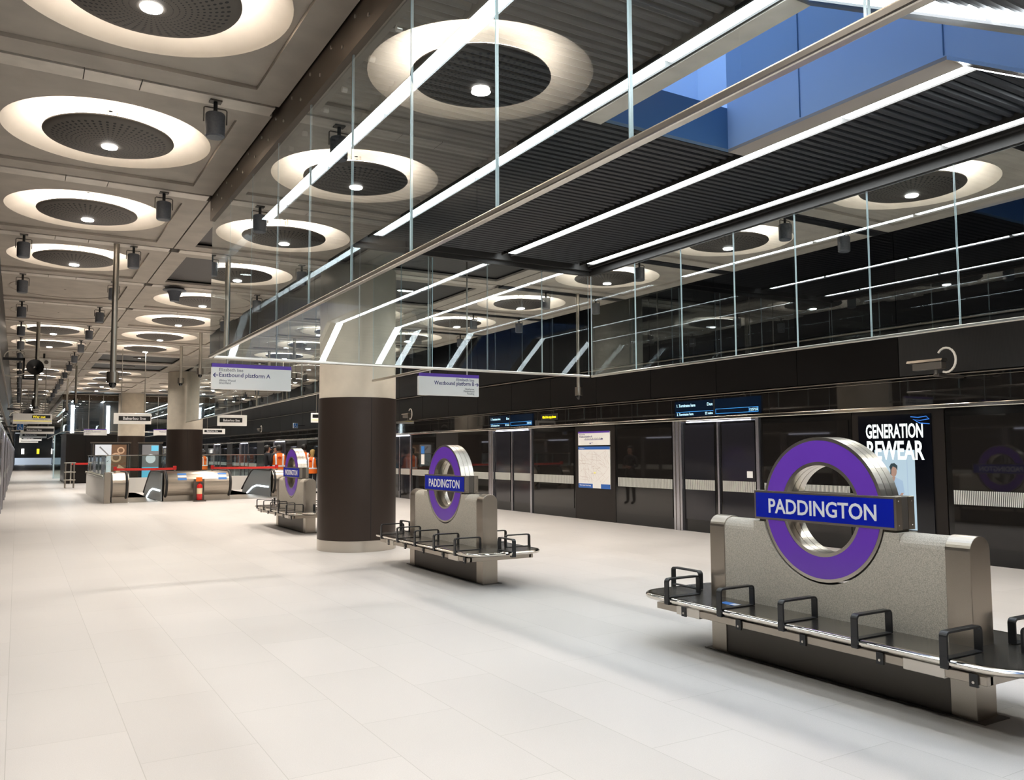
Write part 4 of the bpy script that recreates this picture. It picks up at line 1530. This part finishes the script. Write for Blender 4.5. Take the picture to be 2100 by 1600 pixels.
def flag_sign(x, y, z, label, wx):
    t = thing('access_sign', label, 'sign', (x, y, z))
    m = MB()
    m.box(-0.11, 0.11, -0.02, 0.02, -0.12, 0.12, SIGNW)
    m.build('board', parent=t)
    m = MB()
    m.box(-0.095, 0.095, -0.0215, -0.02, -0.105, 0.105, STKB)
    m.build('blue_face', parent=t)
    w = MB()                                               # wheelchair pictogram
    f = -0.023
    w.tube([(0.0 + 0.05 * cos(a), f, -0.035 + 0.05 * sin(a)) for a in [radians(v) for v in range(120, 395, 25)]], 0.009, WHITE, 6)
    w.tube([(-0.005, f, 0.045), (-0.005, f, -0.01), (0.04, f, -0.01), (0.06, f, -0.06)], 0.010, WHITE, 6)
    w.cyl((-0.008, f - 0.004, 0.072), (-0.008, f + 0.004, 0.072), 0.017, mat=WHITE, n=12)
    w.build('pictogram', parent=t)
    a = MB()
    a.box(min(0, wx - x), max(0, wx - x), 0.02, 0.035, -0.02, 0.02, BLACKM)
    a.build('arm', parent=t)
flag_sign(0.06, 34.0, 2.55, 'blue wheelchair sign on the left wall below the way out sign', XL)
flag_sign(11.15, 38.7, 2.87, 'blue wheelchair sign on the right wall, left of the nearest column', XR)

# ------------------------------------------------------------------ camera poles, wall cameras, horn speakers
def cctv_pole(x, y, zb, label, rad=0.042):
    t = thing('camera_pole', label, 'camera pole', (x, y, 0), 0, 'ceiling camera poles')
    m = MB()
    m.cyl((0, 0, zb + 0.12), (0, 0, ZC), rad, mat=POLE, n=20)
    m.build('pole', parent=t)
    m = MB()
    m.cyl((0, 0, zb + 0.03), (0, 0, zb + 0.19), rad * 2.0, mat=STEEL_S, n=24)
    m.build('housing', parent=t)
    m = MB()
    m.lathe([(rad * 1.25, zb + 0.03), (rad * 1.2, zb + 0.0), (rad * 0.8, zb - 0.035), (0.002, zb - 0.05)], (0, 0, 0), 'Z', 20, DOME)
    m.build('dome', parent=t)
cctv_pole(1.165, 13.42, 2.60, 'long steel camera pole hanging over the left walkway, nearest')
cctv_pole(0.33, 22.4, 2.68, 'dark camera pole hanging over the left walkway, second')
cctv_pole(9.40, 13.31, 2.66, 'steel camera pole hanging behind the right end of the glass box', 0.036)
cctv_pole(3.99, 25.5, 3.58, 'short steel camera pole hanging left of the second column')
cctv_pole(3.97, 22.4, 3.58, 'short steel camera pole hanging beside the glass corner and eastbound sign')
for i, y in enumerate((33.0, 39.0)):
    cctv_pole(1.95 - 0.25, y, 3.35, 'small distant camera pole over the left walkway, %s of two' % ORD[i], 0.035)

def wall_camera(x, y, z, label, wallx, s):
    """boxed camera on a wall bracket with a looped white cable"""
    t = thing('wall_camera', label, 'security camera', (x, y, z), 0, 'wall mounted cameras')
    m = MB()
    m.box(-0.06, 0.06, -0.02, 0.42, -0.06, 0.05, DSTEEL)
    bevel(m.build('housing', parent=t), 0.012, 2)
    m = MB()
    m.prism([(-0.075, 0.05), (0.075, 0.05), (0.055, 0.085), (-0.055, 0.085)], -0.03, 0.50, 'Y', STEEL_S)
    m.build('hood', parent=t)
    m = MB()
    m.cyl((0, 0.10, -0.06), (0, 0.10, -0.13), 0.025, mat=DSTEEL, n=12)
    m.box(min(0, wallx - x), max(0, wallx - x), 0.06, 0.14, -0.16, -0.12, DSTEEL)
    m.build('bracket', parent=t)
    m = MB()
    pts = []
    for i in range(15):
        a = radians(-110 + 250 * i / 14)
        pts.append((0.02, -0.04 - 0.14 * cos(a), 0.06 + 0.17 * sin(a)))
    m.tube(pts, 0.016, CABLE, 8)
    m.build('cable', parent=t)
wall_camera(11.0, 6.85, 2.78, 'boxed wall camera with white looped cable above the advert screen', XR, 1)
wall_camera(11.1, 25.4, 2.80, 'wall camera with looped cable right of the nearest column', XR, 1)
wall_camera(11.1, 45.0, 2.82, 'small distant wall camera with looped cable, left of the nearest column', XR, 1)

def left_brackets():
    for i, (y, label) in enumerate(((21.5, 'black wall bracket with dark horn speaker and looped cable on left wall, nearest'),
                                    (33.0, 'black wall bracket with dark horn speaker beside the way out sign, second'),
                                    (40.0, 'small black wall bracket with dark horn speaker, third'),
                                    (48.0, 'tiny distant black wall bracket with horn speaker, fourth'))):
        t = thing('horn_speaker', label, 'horn speaker', (XL, y, 3.58 if i == 0 else 3.0), 0, 'horn speakers on the left wall')
        m = MB()
        m.box(0.0, 0.42, -0.03, 0.03, 0.10, 0.16, BLACKM)
        m.box(0.38, 0.42, -0.03, 0.03, -0.30, 0.16, BLACKM)
        m.box(0.38, 0.62, -0.03, 0.03, -0.32, -0.28, BLACKM)
        m.build('bracket', parent=t)
        m = MB()
        m.lathe([(0.03, 0.22), (0.05, 0.16), (0.09, 0.08), (0.17, 0.02), (0.175, 0.0), (0.16, 0.0), (0.03, 0.10)], (0.62, -0.10, -0.04), 'Y', 24, BLACKM)
        m.cyl((0.62, 0.02, -0.05), (0.62, 0.02, -0.30), 0.02, mat=BLACKM, n=10)
        m.build('horn', parent=t)
        m = MB()
        m.tube([(0.02 + 0.19 * (1 - cos(a)), -0.05, 0.16 + 0.17 * sin(a)) for a in [pi * k / 10 for k in range(11)]], 0.012, CABLE, 8)
        m.tube([(0.05, -0.05, -0.24), (0.18, -0.06, -0.26), (0.34, -0.08, -0.22), (0.50, -0.06, -0.16), (0.60, -0.02, -0.15)], 0.012, CABLE, 8)
        m.build('cable', parent=t)
left_brackets()

def saucer():
    t = thing('ceiling_sounder', 'grey saucer shaped sounder on the ceiling near the glass box corner', 'sounder', (2.43, 16.46, ZC - 0.012))
    m = MB()
    m.lathe([(0.001, -0.04), (0.20, -0.045), (0.21, -0.055), (0.20, -0.065), (0.13, -0.075), (0.10, -0.15), (0.08, -0.26), (0.001, -0.26)], (0, 0, 0), 'Z', 28, SPKG)
    m.build('horn', parent=t)
    m = MB()
    m.cyl((0, 0, 0), (0, 0, -0.05), 0.06, mat=DSTEEL, n=16)
    m.lathe([(0.001, -0.008), (0.17, -0.010), (0.17, -0.018), (0.001, -0.020)], (0, 0, 0), 'Z', 24, DSTEEL)
    m.build('plate', parent=t)
    t = thing('ceiling_projector', 'small boxy ceiling unit with round lens over the left walkway', 'ceiling unit', (0.62, 29.5, ZC))
    m = MB()
    m.box(-0.18, 0.18, -0.12, 0.12, -0.42, -0.16, GUARDW)
    bevel(m.build('box', parent=t), 0.01, 1)
    m = MB()
    m.cyl((0.06, -0.12, -0.28), (0.06, -0.15, -0.28), 0.06, mat=DSTEEL, n=20)
    m.build('lens', parent=t)
    m = MB()
    m.cyl((0, 0, 0), (0, 0, -0.16), 0.03, mat=BLACKM, n=12)
    m.build('stem', parent=t)
saucer()

# ------------------------------------------------------------------ escalators
def escalators():
    Y0 = 29.75
    def barrel(name, label, x0, x1, caps, y=Y0, stickers=()):
        """rounded steel newel housing, seen from the landing"""
        t = thing(name, label, 'escalator newel', (0, y, 0))
        prof = []
        for i in range(15):
            a = radians(-62 + 152 * i / 14)
            prof.append((0.40 - 0.40 * cos(a) if False else 0.42 - 0.42 * cos(a), 0.56 + 0.42 * sin(a)))
        body = prof + [(1.9, 0.98), (1.9, 0.19)]
        m = MB()
        m.prism(body, x0, x1, 'X', NEWEL)
        for p in list(range(len(m.f))):
            m.sm[p] = False
        m.build('drum', parent=t)
        m = MB()
        m.box(x0 + 0.02, x1 - 0.02, 0.30, 1.9, 0.0, 0.22, DSTEEL)
        m.box(x0, x1, 0.26, 0.32, 0.0, 0.30, STEEL_S)
        m.build('base', parent=t)
        for xc in caps:
            m = MB()
            lo = [(p[0] - 0.0, p[1]) for p in prof]
            pts = [(xc, 0.42 - 0.45 * cos(radians(-70 + 160 * i / 16)), 0.56 + 0.425 * sin(radians(-70 + 160 * i / 16))) for i in range(17)]
            pts = [(xc, 0.42 + 0.25, 0.10)] + pts + [(xc, 1.9, 0.985)]
            m.tube(pts[1:], 0.04, BLACKR, 10)
            m.build('handrail', parent=t)
        for sx in stickers:
            m = MB()
            for i in range(3):
                a0, a1 = radians(20 + i * 14), radians(20 + i * 14 + 11)
                vs = []
                for a in (a0, a1):
                    for xx in (sx, sx + 0.28):
                        vs.append((xx, 0.42 - 0.424 * cos(a), 0.56 + 0.424 * sin(a)))
                m.faces(vs, [(0, 1, 3, 2)], STKB if i % 2 == 0 else WHITE)
                vs2 = [(v[0] - 0.14 if k % 2 else v[0] - 0.14, v[1], v[2]) for k, v in enumerate(vs)]
            m.build('sticker', parent=t)
        return t
    barrel('escalator_newel', 'rounded steel escalator end between glass wall and left escalator', 2.68, 3.16, [3.10])
    barrel('escalator_newel', 'wide rounded steel escalator housing with fire extinguisher in front', 4.24, 6.40, [4.30, 6.35], stickers=(4.65, 5.95))
    barrel('escalator_newel', 'rounded steel escalator end hidden partly by the third bench', 8.06, 8.54, [8.12], y=Y0 + 0.9)
    # side balustrade panels with light line
    for x, y, lab in ((4.17, Y0 + 0.2, 'grey escalator side panel with lit edge, left escalator'), (7.99, Y0 + 1.1, 'grey escalator side panel with lit edge, right escalator')):
        t = thing('escalator_balustrade', lab, 'escalator balustrade', (x, y, 0))
        m = MB()
        m.prism([(0, 0), (0, 0.95), (0.9, 0.98), (2.6, 0.95), (3.9, 0.35), (4.4, 0.0)], -0.02, 0.02, 'X', ESCG)
        m.build('panel', parent=t)
        m = MB()
        m.tube([(-0.03, 0.15, 0.36), (-0.03, 1.9, 0.36), (-0.03, 2.5, 0.28), (-0.03, 3.4, 0.02)], 0.028, EM_ESC, 8)
        m.build('light_line', parent=t)
        m = MB()
        m.tube([(0, 0.0, 0.985), (0, 2.4, 0.985), (0, 2.9, 0.88), (0, 4.4, 0.15)], 0.045, BLACKR, 8)
        m.build('handrail', parent=t)
    # steps going down
    for x0, x1, y0, lab in ((3.2, 4.16, 30.9, 'left escalator flight of metal steps going down'), (6.45, 8.0, 30.9, 'right escalator flight of metal steps going down')):
        t = thing('escalator_steps', lab, 'escalator', (0, y0, 0))
        m = MB()
        m.box(x0 + 0.02, x1 - 0.06, -0.9, 2.3, -0.02, 0.006, STEEL_S)
        m.build('comb_plate', parent=t)
        m = MB()
        for i in range(10):
            ya = 2.3 + i * 0.4
            m.box(x0 + 0.03, x1 - 0.06, ya, ya + 0.42, -0.2 * i - 0.3, -0.2 * i - 0.02, DSTEEL)
        m.build('steps', parent=t)
    pit = MB()
    for x0, x1 in ((3.2, 4.16), (6.45, 8.0)):
        pit.box(x0 - 0.05, x0, 30.9, 37.6, -4, 0, STEEL_S)
        pit.box(x1, x1 + 0.05, 30.9, 37.6, -4, 0, STEEL_S)
        pit.box(x0, x1, 37.6, 37.7, -4, 0, STEEL_S)
        pit.box(x0, x1, 30.9, 37.7, -4.1, -4, GAP)
    struct(pit.build('wall_pit'))
    # guards round the opening
    def guard(label, pts):
        t = thing('glass_guard', label, 'glass balustrade')
        for (xa, ya), (xb, yb) in zip(pts[:-1], pts[1:]):
            ln = math.hypot(xb - xa, yb - ya)
            n = max(1, round(ln / 1.3))
            for i in range(n):
                p = Vector((xa + (xb - xa) * i / n, ya + (yb - ya) * i / n))
                q = Vector((xa + (xb - xa) * (i + 1) / n, ya + (yb - ya) * (i + 1) / n))
                if abs(xb - xa) < 0.01:
                    m = pane_mb(xa - 0.012, xa + 0.012, min(p.y, q.y) + 0.01, max(p.y, q.y) - 0.01, 0.78, 1.52, 'x', GLASS2)
                else:
                    m = pane_mb(min(p.x, q.x) + 0.01, max(p.x, q.x) - 0.01, ya - 0.012, ya + 0.012, 0.58, 1.52, 'y', GLASS2)
                m.build('pane', parent=t)
            m = MB()
            if abs(xb - xa) < 0.01:
                m.box(xa - 0.06, xa + 0.06, min(ya, yb), max(ya, yb), 0.0, 0.80, GUARDW)
            else:
                m.box(min(xa, xb), max(xa, xb), ya - 0.05, ya + 0.05, 0.0, 0.60, GUARDW)
            m.build('solid_base', parent=t)
            m = MB()
            m.box(min(xa, xb) - 0.03, max(xa, xb) + 0.03, min(ya, yb) - 0.03, max(ya, yb) + 0.03, 1.51, 1.545, STEEL)
            m.build('top_rail', parent=t)
            if abs(xb - xa) < 0.01:
                m = MB()
                y = min(ya, yb) + 0.2
                while y < max(ya, yb):
                    m.cyl((xa - 0.06, y, 0.86), (xa - 0.10, y, 0.86), 0.04, mat=STEEL, n=12)
                    y += 0.55
                m.box(xa - 0.10, xa - 0.085, min(ya, yb), max(ya, yb), 0.845, 0.875, STEEL)
                m.build('grab_rail', parent=t)
    guard('glass guard with pale lower panels left of the escalators', [(2.50, 30.1), (2.50, 38.0)])
    guard('glass guard across the back of the escalator opening', [(2.62, 38.0), (9.7, 38.0)])
    # end post of left guard
    m = MB()
    m.box(2.44, 2.62, 29.8, 30.06, 0, 1.0, STEEL_S)
    tag(m.build('guard_post'), 'square steel post at the front end of the left guard', 'post')
    # tape barriers
    def tape(x0, x1, y, z, lab):
        t = thing('tape_barrier', lab, 'tape barrier', (0, y, 0))
        for x in (x0, x1):
            m = MB()
            m.cyl((x, 0, 0.982), (x, 0, z + 0.10), 0.03, mat=STEEL, n=12)
            m.box(x - 0.05, x + 0.05, -0.05, 0.05, z + 0.0, z + 0.13, RED)
            m.build('post', parent=t)
        m = MB()
        n = 10
        vs = []
        for i in range(n + 1):
            u = i / n
            sag = -0.008 * 4 * u * (1 - u)
            for dz in (0.0, 0.075):
                vs.append((x0 + (x1 - x0) * u, 0.0, z + sag + dz))
        vs += [(a, b + 0.004, c) for a, b, c in vs]
        k = 2 * (n + 1)
        fs = [(2 * i, 2 * i + 2, 2 * i + 3, 2 * i + 1) for i in range(n)] + [(k + 2 * i, k + 2 * i + 1, k + 2 * i + 3, k + 2 * i + 2) for i in range(n)]
        m.faces(vs, fs, REDT)
        m.build('tape', parent=t)
    tape(2.78, 4.62, Y0 + 0.55, 1.045, 'red tape barrier across the left escalator')
    tape(5.88, 7.72 + 0.4, Y0 + 0.75, 1.045, 'red tape barrier across the right escalator')
    # fire extinguisher on its stand
    t = thing('fire_extinguisher', 'red fire extinguisher in front of the wide escalator housing', 'fire extinguisher', (5.27, 29.35, 0))
    m = MB()
    m.lathe([(0.001, 0.05), (0.08, 0.05), (0.09, 0.065), (0.09, 0.50), (0.075, 0.55), (0.03, 0.58), (0.03, 0.62), (0.001, 0.62)], (0, 0, 0), 'Z', 24, RED)
    m.build('cylinder_body', parent=t)
    m = MB()
    m.lathe([(0.0915, 0.25), (0.0915, 0.44)], (0, 0, 0), 'Z', 24, CREAM)
    m.build('label_band', parent=t)
    m = MB()
    m.box(-0.02, 0.02, -0.06, 0.04, 0.62, 0.66, BLACKM)
    m.tube([(0.03, 0, 0.63), (0.10, -0.02, 0.60), (0.115, -0.02, 0.45), (0.11, -0.02, 0.25)], 0.012, BLACKR, 8)
    m.build('valve_and_hose', parent=t)
    t = thing('extinguisher_stand', 'grey metal stand holding the red fire extinguisher', 'stand', (5.27, 29.35, 0))
    m = MB()
    m.box(-0.19, 0.19, -0.14, 0.16, 0.0, 0.045, DSTEEL)
    m.build('base', parent=t)
    m = MB()
    m.box(-0.17, 0.17, 0.11, 0.14, 0.045, 0.74, DSTEEL)
    m.build('back_plate', parent=t)
    m = MB()
    m.box(-0.10, 0.10, 0.10, 0.11, 0.66, 0.80, ORANGE)
    m.build('sign_plate', parent=t)
escalators()

# ------------------------------------------------------------------ poster frames, steel stand far off
def poster_frames():
    GR = [M('poster_pale', (0.55, 0.58, 0.62), 0.4, em=(0.6, 0.65, 0.72), es=0.35), M('poster_brown', (0.10, 0.055, 0.03), 0.4, em=(0.25, 0.13, 0.07), es=0.3),
          M('poster_tan', (0.45, 0.30, 0.20), 0.4, em=(0.5, 0.33, 0.2), es=0.3), M('poster_cyan', (0.10, 0.40, 0.60), 0.4, em=(0.15, 0.55, 0.75), es=0.4), M('poster_grey', (0.16, 0.16, 0.17), 0.4, em=(0.2, 0.2, 0.2), es=0.25)]
    t = thing('poster_frame', 'wide black poster frame with brown and pale picture behind the left escalator', 'poster frame', (3.75, 43.0, 0))
    m = MB()
    m.box(-0.82, 0.82, 0.0, 0.14, 0.0, 2.12, BLACKM)
    m.box(-0.86, 0.86, -0.02, 0.16, 2.08, 2.14, DSTEEL)
    for s in (-1, 1):
        m.box(s * 0.74 - 0.02, s * 0.74 + 0.02, -0.02, 0.0, 0.3, 2.05, DSTEEL)
    m.build('frame', parent=t)
    m = MB()
    m.box(-0.66, 0.02, -0.012, 0.0, 0.35, 2.02, GR[0])
    m.box(0.02, 0.66, -0.012, 0.0, 0.35, 2.02, GR[1])
    m.lathe([(0.16, 0), (0.10, 0), (0.10, -0.003), (0.16, -0.003)], (0.42, -0.012, 1.75), 'Y', 24, GR[2], closed=True)
    m.lathe([(0.22, 0), (0.14, 0), (0.14, -0.003), (0.22, -0.003)], (0.22, -0.012, 1.42), 'Y', 24, GR[2], closed=True)
    m.prism([(0.1, 0.5), (0.6, 0.4), (0.62, 0.9), (0.35, 1.1)], -0.014, -0.012, 'Y', GR[2])
    m.prism([(-0.62, 0.9), (-0.1, 1.25), (-0.08, 1.3), (-0.64, 0.97)], -0.014, -0.012, 'Y', GR[4])
    m.prism([(-0.5, 1.9), (-0.1, 1.5), (-0.07, 1.53), (-0.45, 1.94)], -0.014, -0.012, 'Y', GR[4])
    m.build('picture', parent=t)
    t = thing('poster_frame', 'narrow black poster frame with grey and light blue picture left of the second column', 'poster frame', (5.52, 43.4, 0))
    m = MB()
    m.box(-0.52, 0.50, 0.0, 0.14, 0.0, 2.12, BLACKM)
    m.box(-0.56, 0.54, -0.02, 0.16, 2.08, 2.14, DSTEEL)
    m.build('frame', parent=t)
    m = MB()
    m.box(-0.38, 0.36, -0.012, 0.0, 0.35, 2.02, GR[4])
    m.box(-0.38, 0.36, -0.014, -0.012, 0.35, 0.95, GR[3])
    m.box(0.02, 0.34, -0.014, -0.012, 1.72, 1.98, GR[3])
    m.lathe([(0.001, -0.015), (0.22, -0.013)], (0.0, 0, 1.35), 'Y', 20, GR[0])
    m.build('picture', parent=t)
    t = thing('steel_stand', 'low stainless steel stand beside the dark lift box', 'stand', (2.15, 44.5, 0))
    for x, y in ((-0.18, -0.18), (0.18, -0.18), (-0.18, 0.18), (0.18, 0.18)):
        m = MB()
        m.cyl((x, y, 0), (x, y, 1.15), 0.03, mat=STEEL, n=10)
        m.build('leg', parent=t)
    for z in (0.35, 0.72, 1.15):
        m = MB()
        m.box(-0.24, 0.24, -0.24, 0.24, z, z + 0.05, STEEL)
        m.build('shelf', parent=t)
    m = MB()
    m.box(2.5, 3.9, 50.3, 50.34, 1.02, 1.12, REDT)
    m.box(2.46, 2.52, 50.29, 50.35, 0.0, 1.12, STEEL)
    m.box(3.88, 3.94, 50.29, 50.35, 0.0, 1.12, STEEL)
    tag(m.build('tape_barrier'), 'distant red tape barrier in front of the dark lift box', 'tape barrier')
poster_frames()

# ------------------------------------------------------------------ people
def person(loc, rz, label, top='vest', hair=HAIRD, legs=DARKCL, h=1.76, long_hair=False, arms=0):
    t = bpy.data.objects.new('person', None)
    COL.objects.link(t)
    t.location = loc
    t.rotation_euler = (0, 0, rz)
    k = h / 1.76
    if h > 1.86:
        t.scale = (1.16, 1.08, 1.0)                        # broadly built
    tag(t, label, 'person', 'workers in orange vests')
    V, E, R = [], [], []
    def add(p, r, par=None):
        V.append((p[0] * k, p[1] * k, p[2] * k))
        R.append((r[0] * k, r[1] * k) if isinstance(r, tuple) else (r * k, r * k))
        i = len(V) - 1
        if par is not None:
            E.append((par, i))
        return i
    # figure faces local -Y... its back is +Y
    pel = add((0, 0, 0.95), (0.155, 0.115))
    wai = add((0, 0.005, 1.10), (0.140, 0.105), pel)
    che = add((0, 0.005, 1.30), (0.165, 0.115), wai)
    upc = add((0, 0.01, 1.42), (0.135, 0.09), che)
    nec = add((0, 0.0, 1.50), 0.055, upc)
    hd1 = add((0, -0.015, 1.585), (0.070, 0.083), nec)
    hd2 = add((0, -0.01, 1.66), (0.077, 0.092), hd1)
    add((0, -0.005, 1.725), (0.055, 0.065), hd2)
    for s in (-1, 1):
        sh = add((s * 0.185, 0.005, 1.405), 0.062, upc)
        if arms == 0:
            el = add((s * 0.245, 0.03, 1.13), 0.046, sh)
            wr = add((s * 0.235, -0.06, 0.90), 0.032, el)
            d = Vector((0, -0.12, -0.99))
        else:
            el = add((s * 0.235, 0.02, 1.14), 0.046, sh)
            wr = add((s * 0.13, -0.20, 1.12), 0.032, el)
            d = Vector((-s * 0.6, -0.75, 0.1))
        d.normalize()
        w = Vector((s * 0.235, -0.06, 0.90)) if arms == 0 else Vector((s * 0.13, -0.20, 1.12))
        pa = add(w + d * 0.07, (0.036, 0.022), wr)
        side = Vector((0, 1, 0)) if arms == 0 else Vector((0, 0, 1))
        for i, (off, ln) in enumerate(((-0.030, 0.075), (-0.010, 0.085), (0.010, 0.08), (0.030, 0.062))):
            f1 = add(w + d * 0.10 + side * off, 0.0095, pa)
            add(w + d * (0.10 + ln) + side * off * 1.1 + Vector((-s * 0.012, 0, 0)), 0.008, f1)
        th = add(w + d * 0.05 - side * 0.05, 0.011, pa)
        add(w + d * 0.085 - side * 0.065, 0.009, th)
        hp = add((s * 0.095, 0.0, 0.90), (0.092, 0.10), pel)
        kn = add((s * 0.105, -0.01, 0.50), (0.062, 0.066), hp)
        an = add((s * 0.11, 0.02, 0.10), (0.045, 0.050), kn)
        ft = add((s * 0.115, -0.06, 0.045), (0.045, 0.040), an)
        add((s * 0.12, -0.17, 0.035), (0.040, 0.030), ft)
    me = bpy.data.meshes.new('body')
    me.from_pydata(V, E, [])
    o = bpy.data.objects.new('body', me)
    COL.objects.link(o)
    sk = o.modifiers.new('skin', 'SKIN')
    sk.use_smooth_shade = True
    for i, r in enumerate(R):
        me.skin_vertices[0].data[i].radius = r
    me.skin_vertices[0].data[0].use_root = True
    sb = o.modifiers.new('sub', 'SUBSURF')
    sb.levels = sb.render_levels = 1
    bpy.context.view_layer.update()
    ev = o.evaluated_get(bpy.context.evaluated_depsgraph_get())
    bm = bpy.data.meshes.new_from_object(ev)
    bpy.data.objects.remove(o)
    bm.materials.clear()
    mats = [SKIN, legs, DARKCL, BLACKR]
    for m_ in mats:
        bm.materials.append(m_)
    for p in bm.polygons:
        c = p.center / k
        p.use_smooth = True
        if c.z > 1.50:
            p.material_index = 0
        elif c.z < 0.09:
            p.material_index = 3
        elif abs(c.x) < 0.20 and c.z < 1.0 and not (arms == 0 and abs(c.x) > 0.19):
            p.material_index = 1
        else:
            p.material_index = 2
        if arms == 0 and abs(c.x) > 0.195 and c.z < 0.90:
            p.material_index = 0
        if arms == 1 and c.y < -0.215 and c.z > 1.0:
            p.material_index = 0
    b = bpy.data.objects.new('body', bm)
    COL.objects.link(b)
    b.parent = t
    # face
    f = MB()
    for s in (-1, 1):
        f.lathe([(0.001, -0.010), (0.010, -0.006), (0.012, 0.0)], (s * 0.030 * k, -0.098 * k, 1.640 * k), 'Y', 8, BLACKR)
    f.cyl((0, -0.095 * k, 1.625 * k), (0, -0.122 * k, 1.600 * k), 0.010, 0.016, SKIN, 8)
    f.box(-0.022 * k, 0.022 * k, -0.100 * k, -0.092 * k, 1.562 * k, 1.570 * k, RED)
    for s in (-1, 1):
        f.lathe([(0.001, 0.010), (0.022, 0.008), (0.028, 0.0)], (s * 0.080 * k, 0.0, 1.625 * k), 'X', 10, SKIN)
    f.build('face', parent=t)
    # hair cap
    hm = MB()
    rings = []
    zs = [1.775, 1.76, 1.72, 1.67, 1.62, 1.56] + ([1.48, 1.40] if long_hair else [])
    ws = [0.02, 0.062, 0.090, 0.098, 0.096, 0.075] + ([0.085, 0.06] if long_hair else [])
    for z, w in zip(zs, ws):
        n = 20
        lp = []
        for i in range(n):
            a = 2 * pi * i / n
            yy = w * 1.14 * sin(a)
            if z < 1.70 and yy < 0.0:
                yy *= 0.25
            lp.append((w * cos(a) * k, (yy + 0.012) * k, z * k))
        rings.append(lp)
    hm.loops(rings, hair)
    hm.build('hair', parent=t)
    if top == 'vest':
        vm = MB()
        n = 28
        def ring(z, a, b, dy=0.006):
            return [(a * cos(2 * pi * i / n) * k, (b * sin(2 * pi * i / n) + dy) * k, z * k) for i in range(n)]
        prof = [(0.80, 0.205, 0.160), (0.95, 0.205, 0.158), (1.10, 0.198, 0.148), (1.28, 0.208, 0.152), (1.38, 0.205, 0.140), (1.44, 0.165, 0.112), (1.485, 0.085, 0.075)]
        lp = [ring(*p) for p in prof]
        vm.loops(lp, ORANGE, cap0=False, cap1=False)
        v = vm.build('vest', parent=t)
        tm = MB()
        tm.loops([ring(0.98, 0.2095, 0.1625), ring(1.035, 0.2085, 0.1605)], REFLW, False, False)
        for s in (-1, 1):
            for q in (-1, 1):
                pts = [(s * 0.105, 1.035, 0.146), (s * 0.105, 1.15, 0.142), (s * 0.112, 1.28, 0.141), (s * 0.115, 1.38, 0.128), (s * 0.112, 1.45, 0.085)]
                vs = []
                for x, z, y in pts:
                    for dx in (-0.026, 0.026):
                        vs.append(((x + dx) * k, (q * y + 0.006) * k, z * k))
                tm.faces(vs, [(2 * i, 2 * i + 1, 2 * i + 3, 2 * i + 2) for i in range(4)], REFLW)
        tm.build('reflective_tape', parent=v)
        em = MB()
        em.lathe([(0.045 * k, 0.0), (0.030 * k, 0.0)], (0, 0.166 * k, 1.30 * k), 'Y', 20, RED)
        em.box(-0.058 * k, 0.058 * k, 0.163 * k, 0.168 * k, 1.29 * k, 1.31 * k, RED)
        em.build('emblem', parent=v)
    return t

def people():
    A = atan2
    person((8.93, 33.2, 0), radians(172), 'person in orange vest seen from behind, left of the third ring sign', h=1.90)
    person((8.66, 33.9, 0), radians(95), 'person in dark jacket and pale jeans at the left of the vest group', top='none', legs=DENIM, h=1.90, arms=1)
    person((9.25, 35.0, 0), radians(20), 'dark haired person facing the camera behind the orange vest', h=1.88, arms=1)
    person((10.0, 33.4, 0), radians(160), 'tall person in orange vest between the third ring sign and the column', h=1.94, arms=1)
    person((10.1, 32.6, 0), radians(130), 'blond person in orange vest beside the nearest column', hair=HAIRB, h=1.72, long_hair=True)
    person((7.05, 20.2, 0), radians(70), 'person in dark jacket behind the nearest column, mirrored in the dark screen glass', top='none', arms=1)
    person((10.25, 29.4, 0), radians(185), 'person in orange vest near the right screens, hidden by the column and mirrored', arms=1)
    person((10.75, 29.0, 0), radians(150), 'second person in orange vest near the right screens, mirrored beside the first', h=1.72, arms=1)
    person((8.10, 44.2, 0), radians(200), 'small distant person in orange vest beyond the escalators', h=1.72)
people()
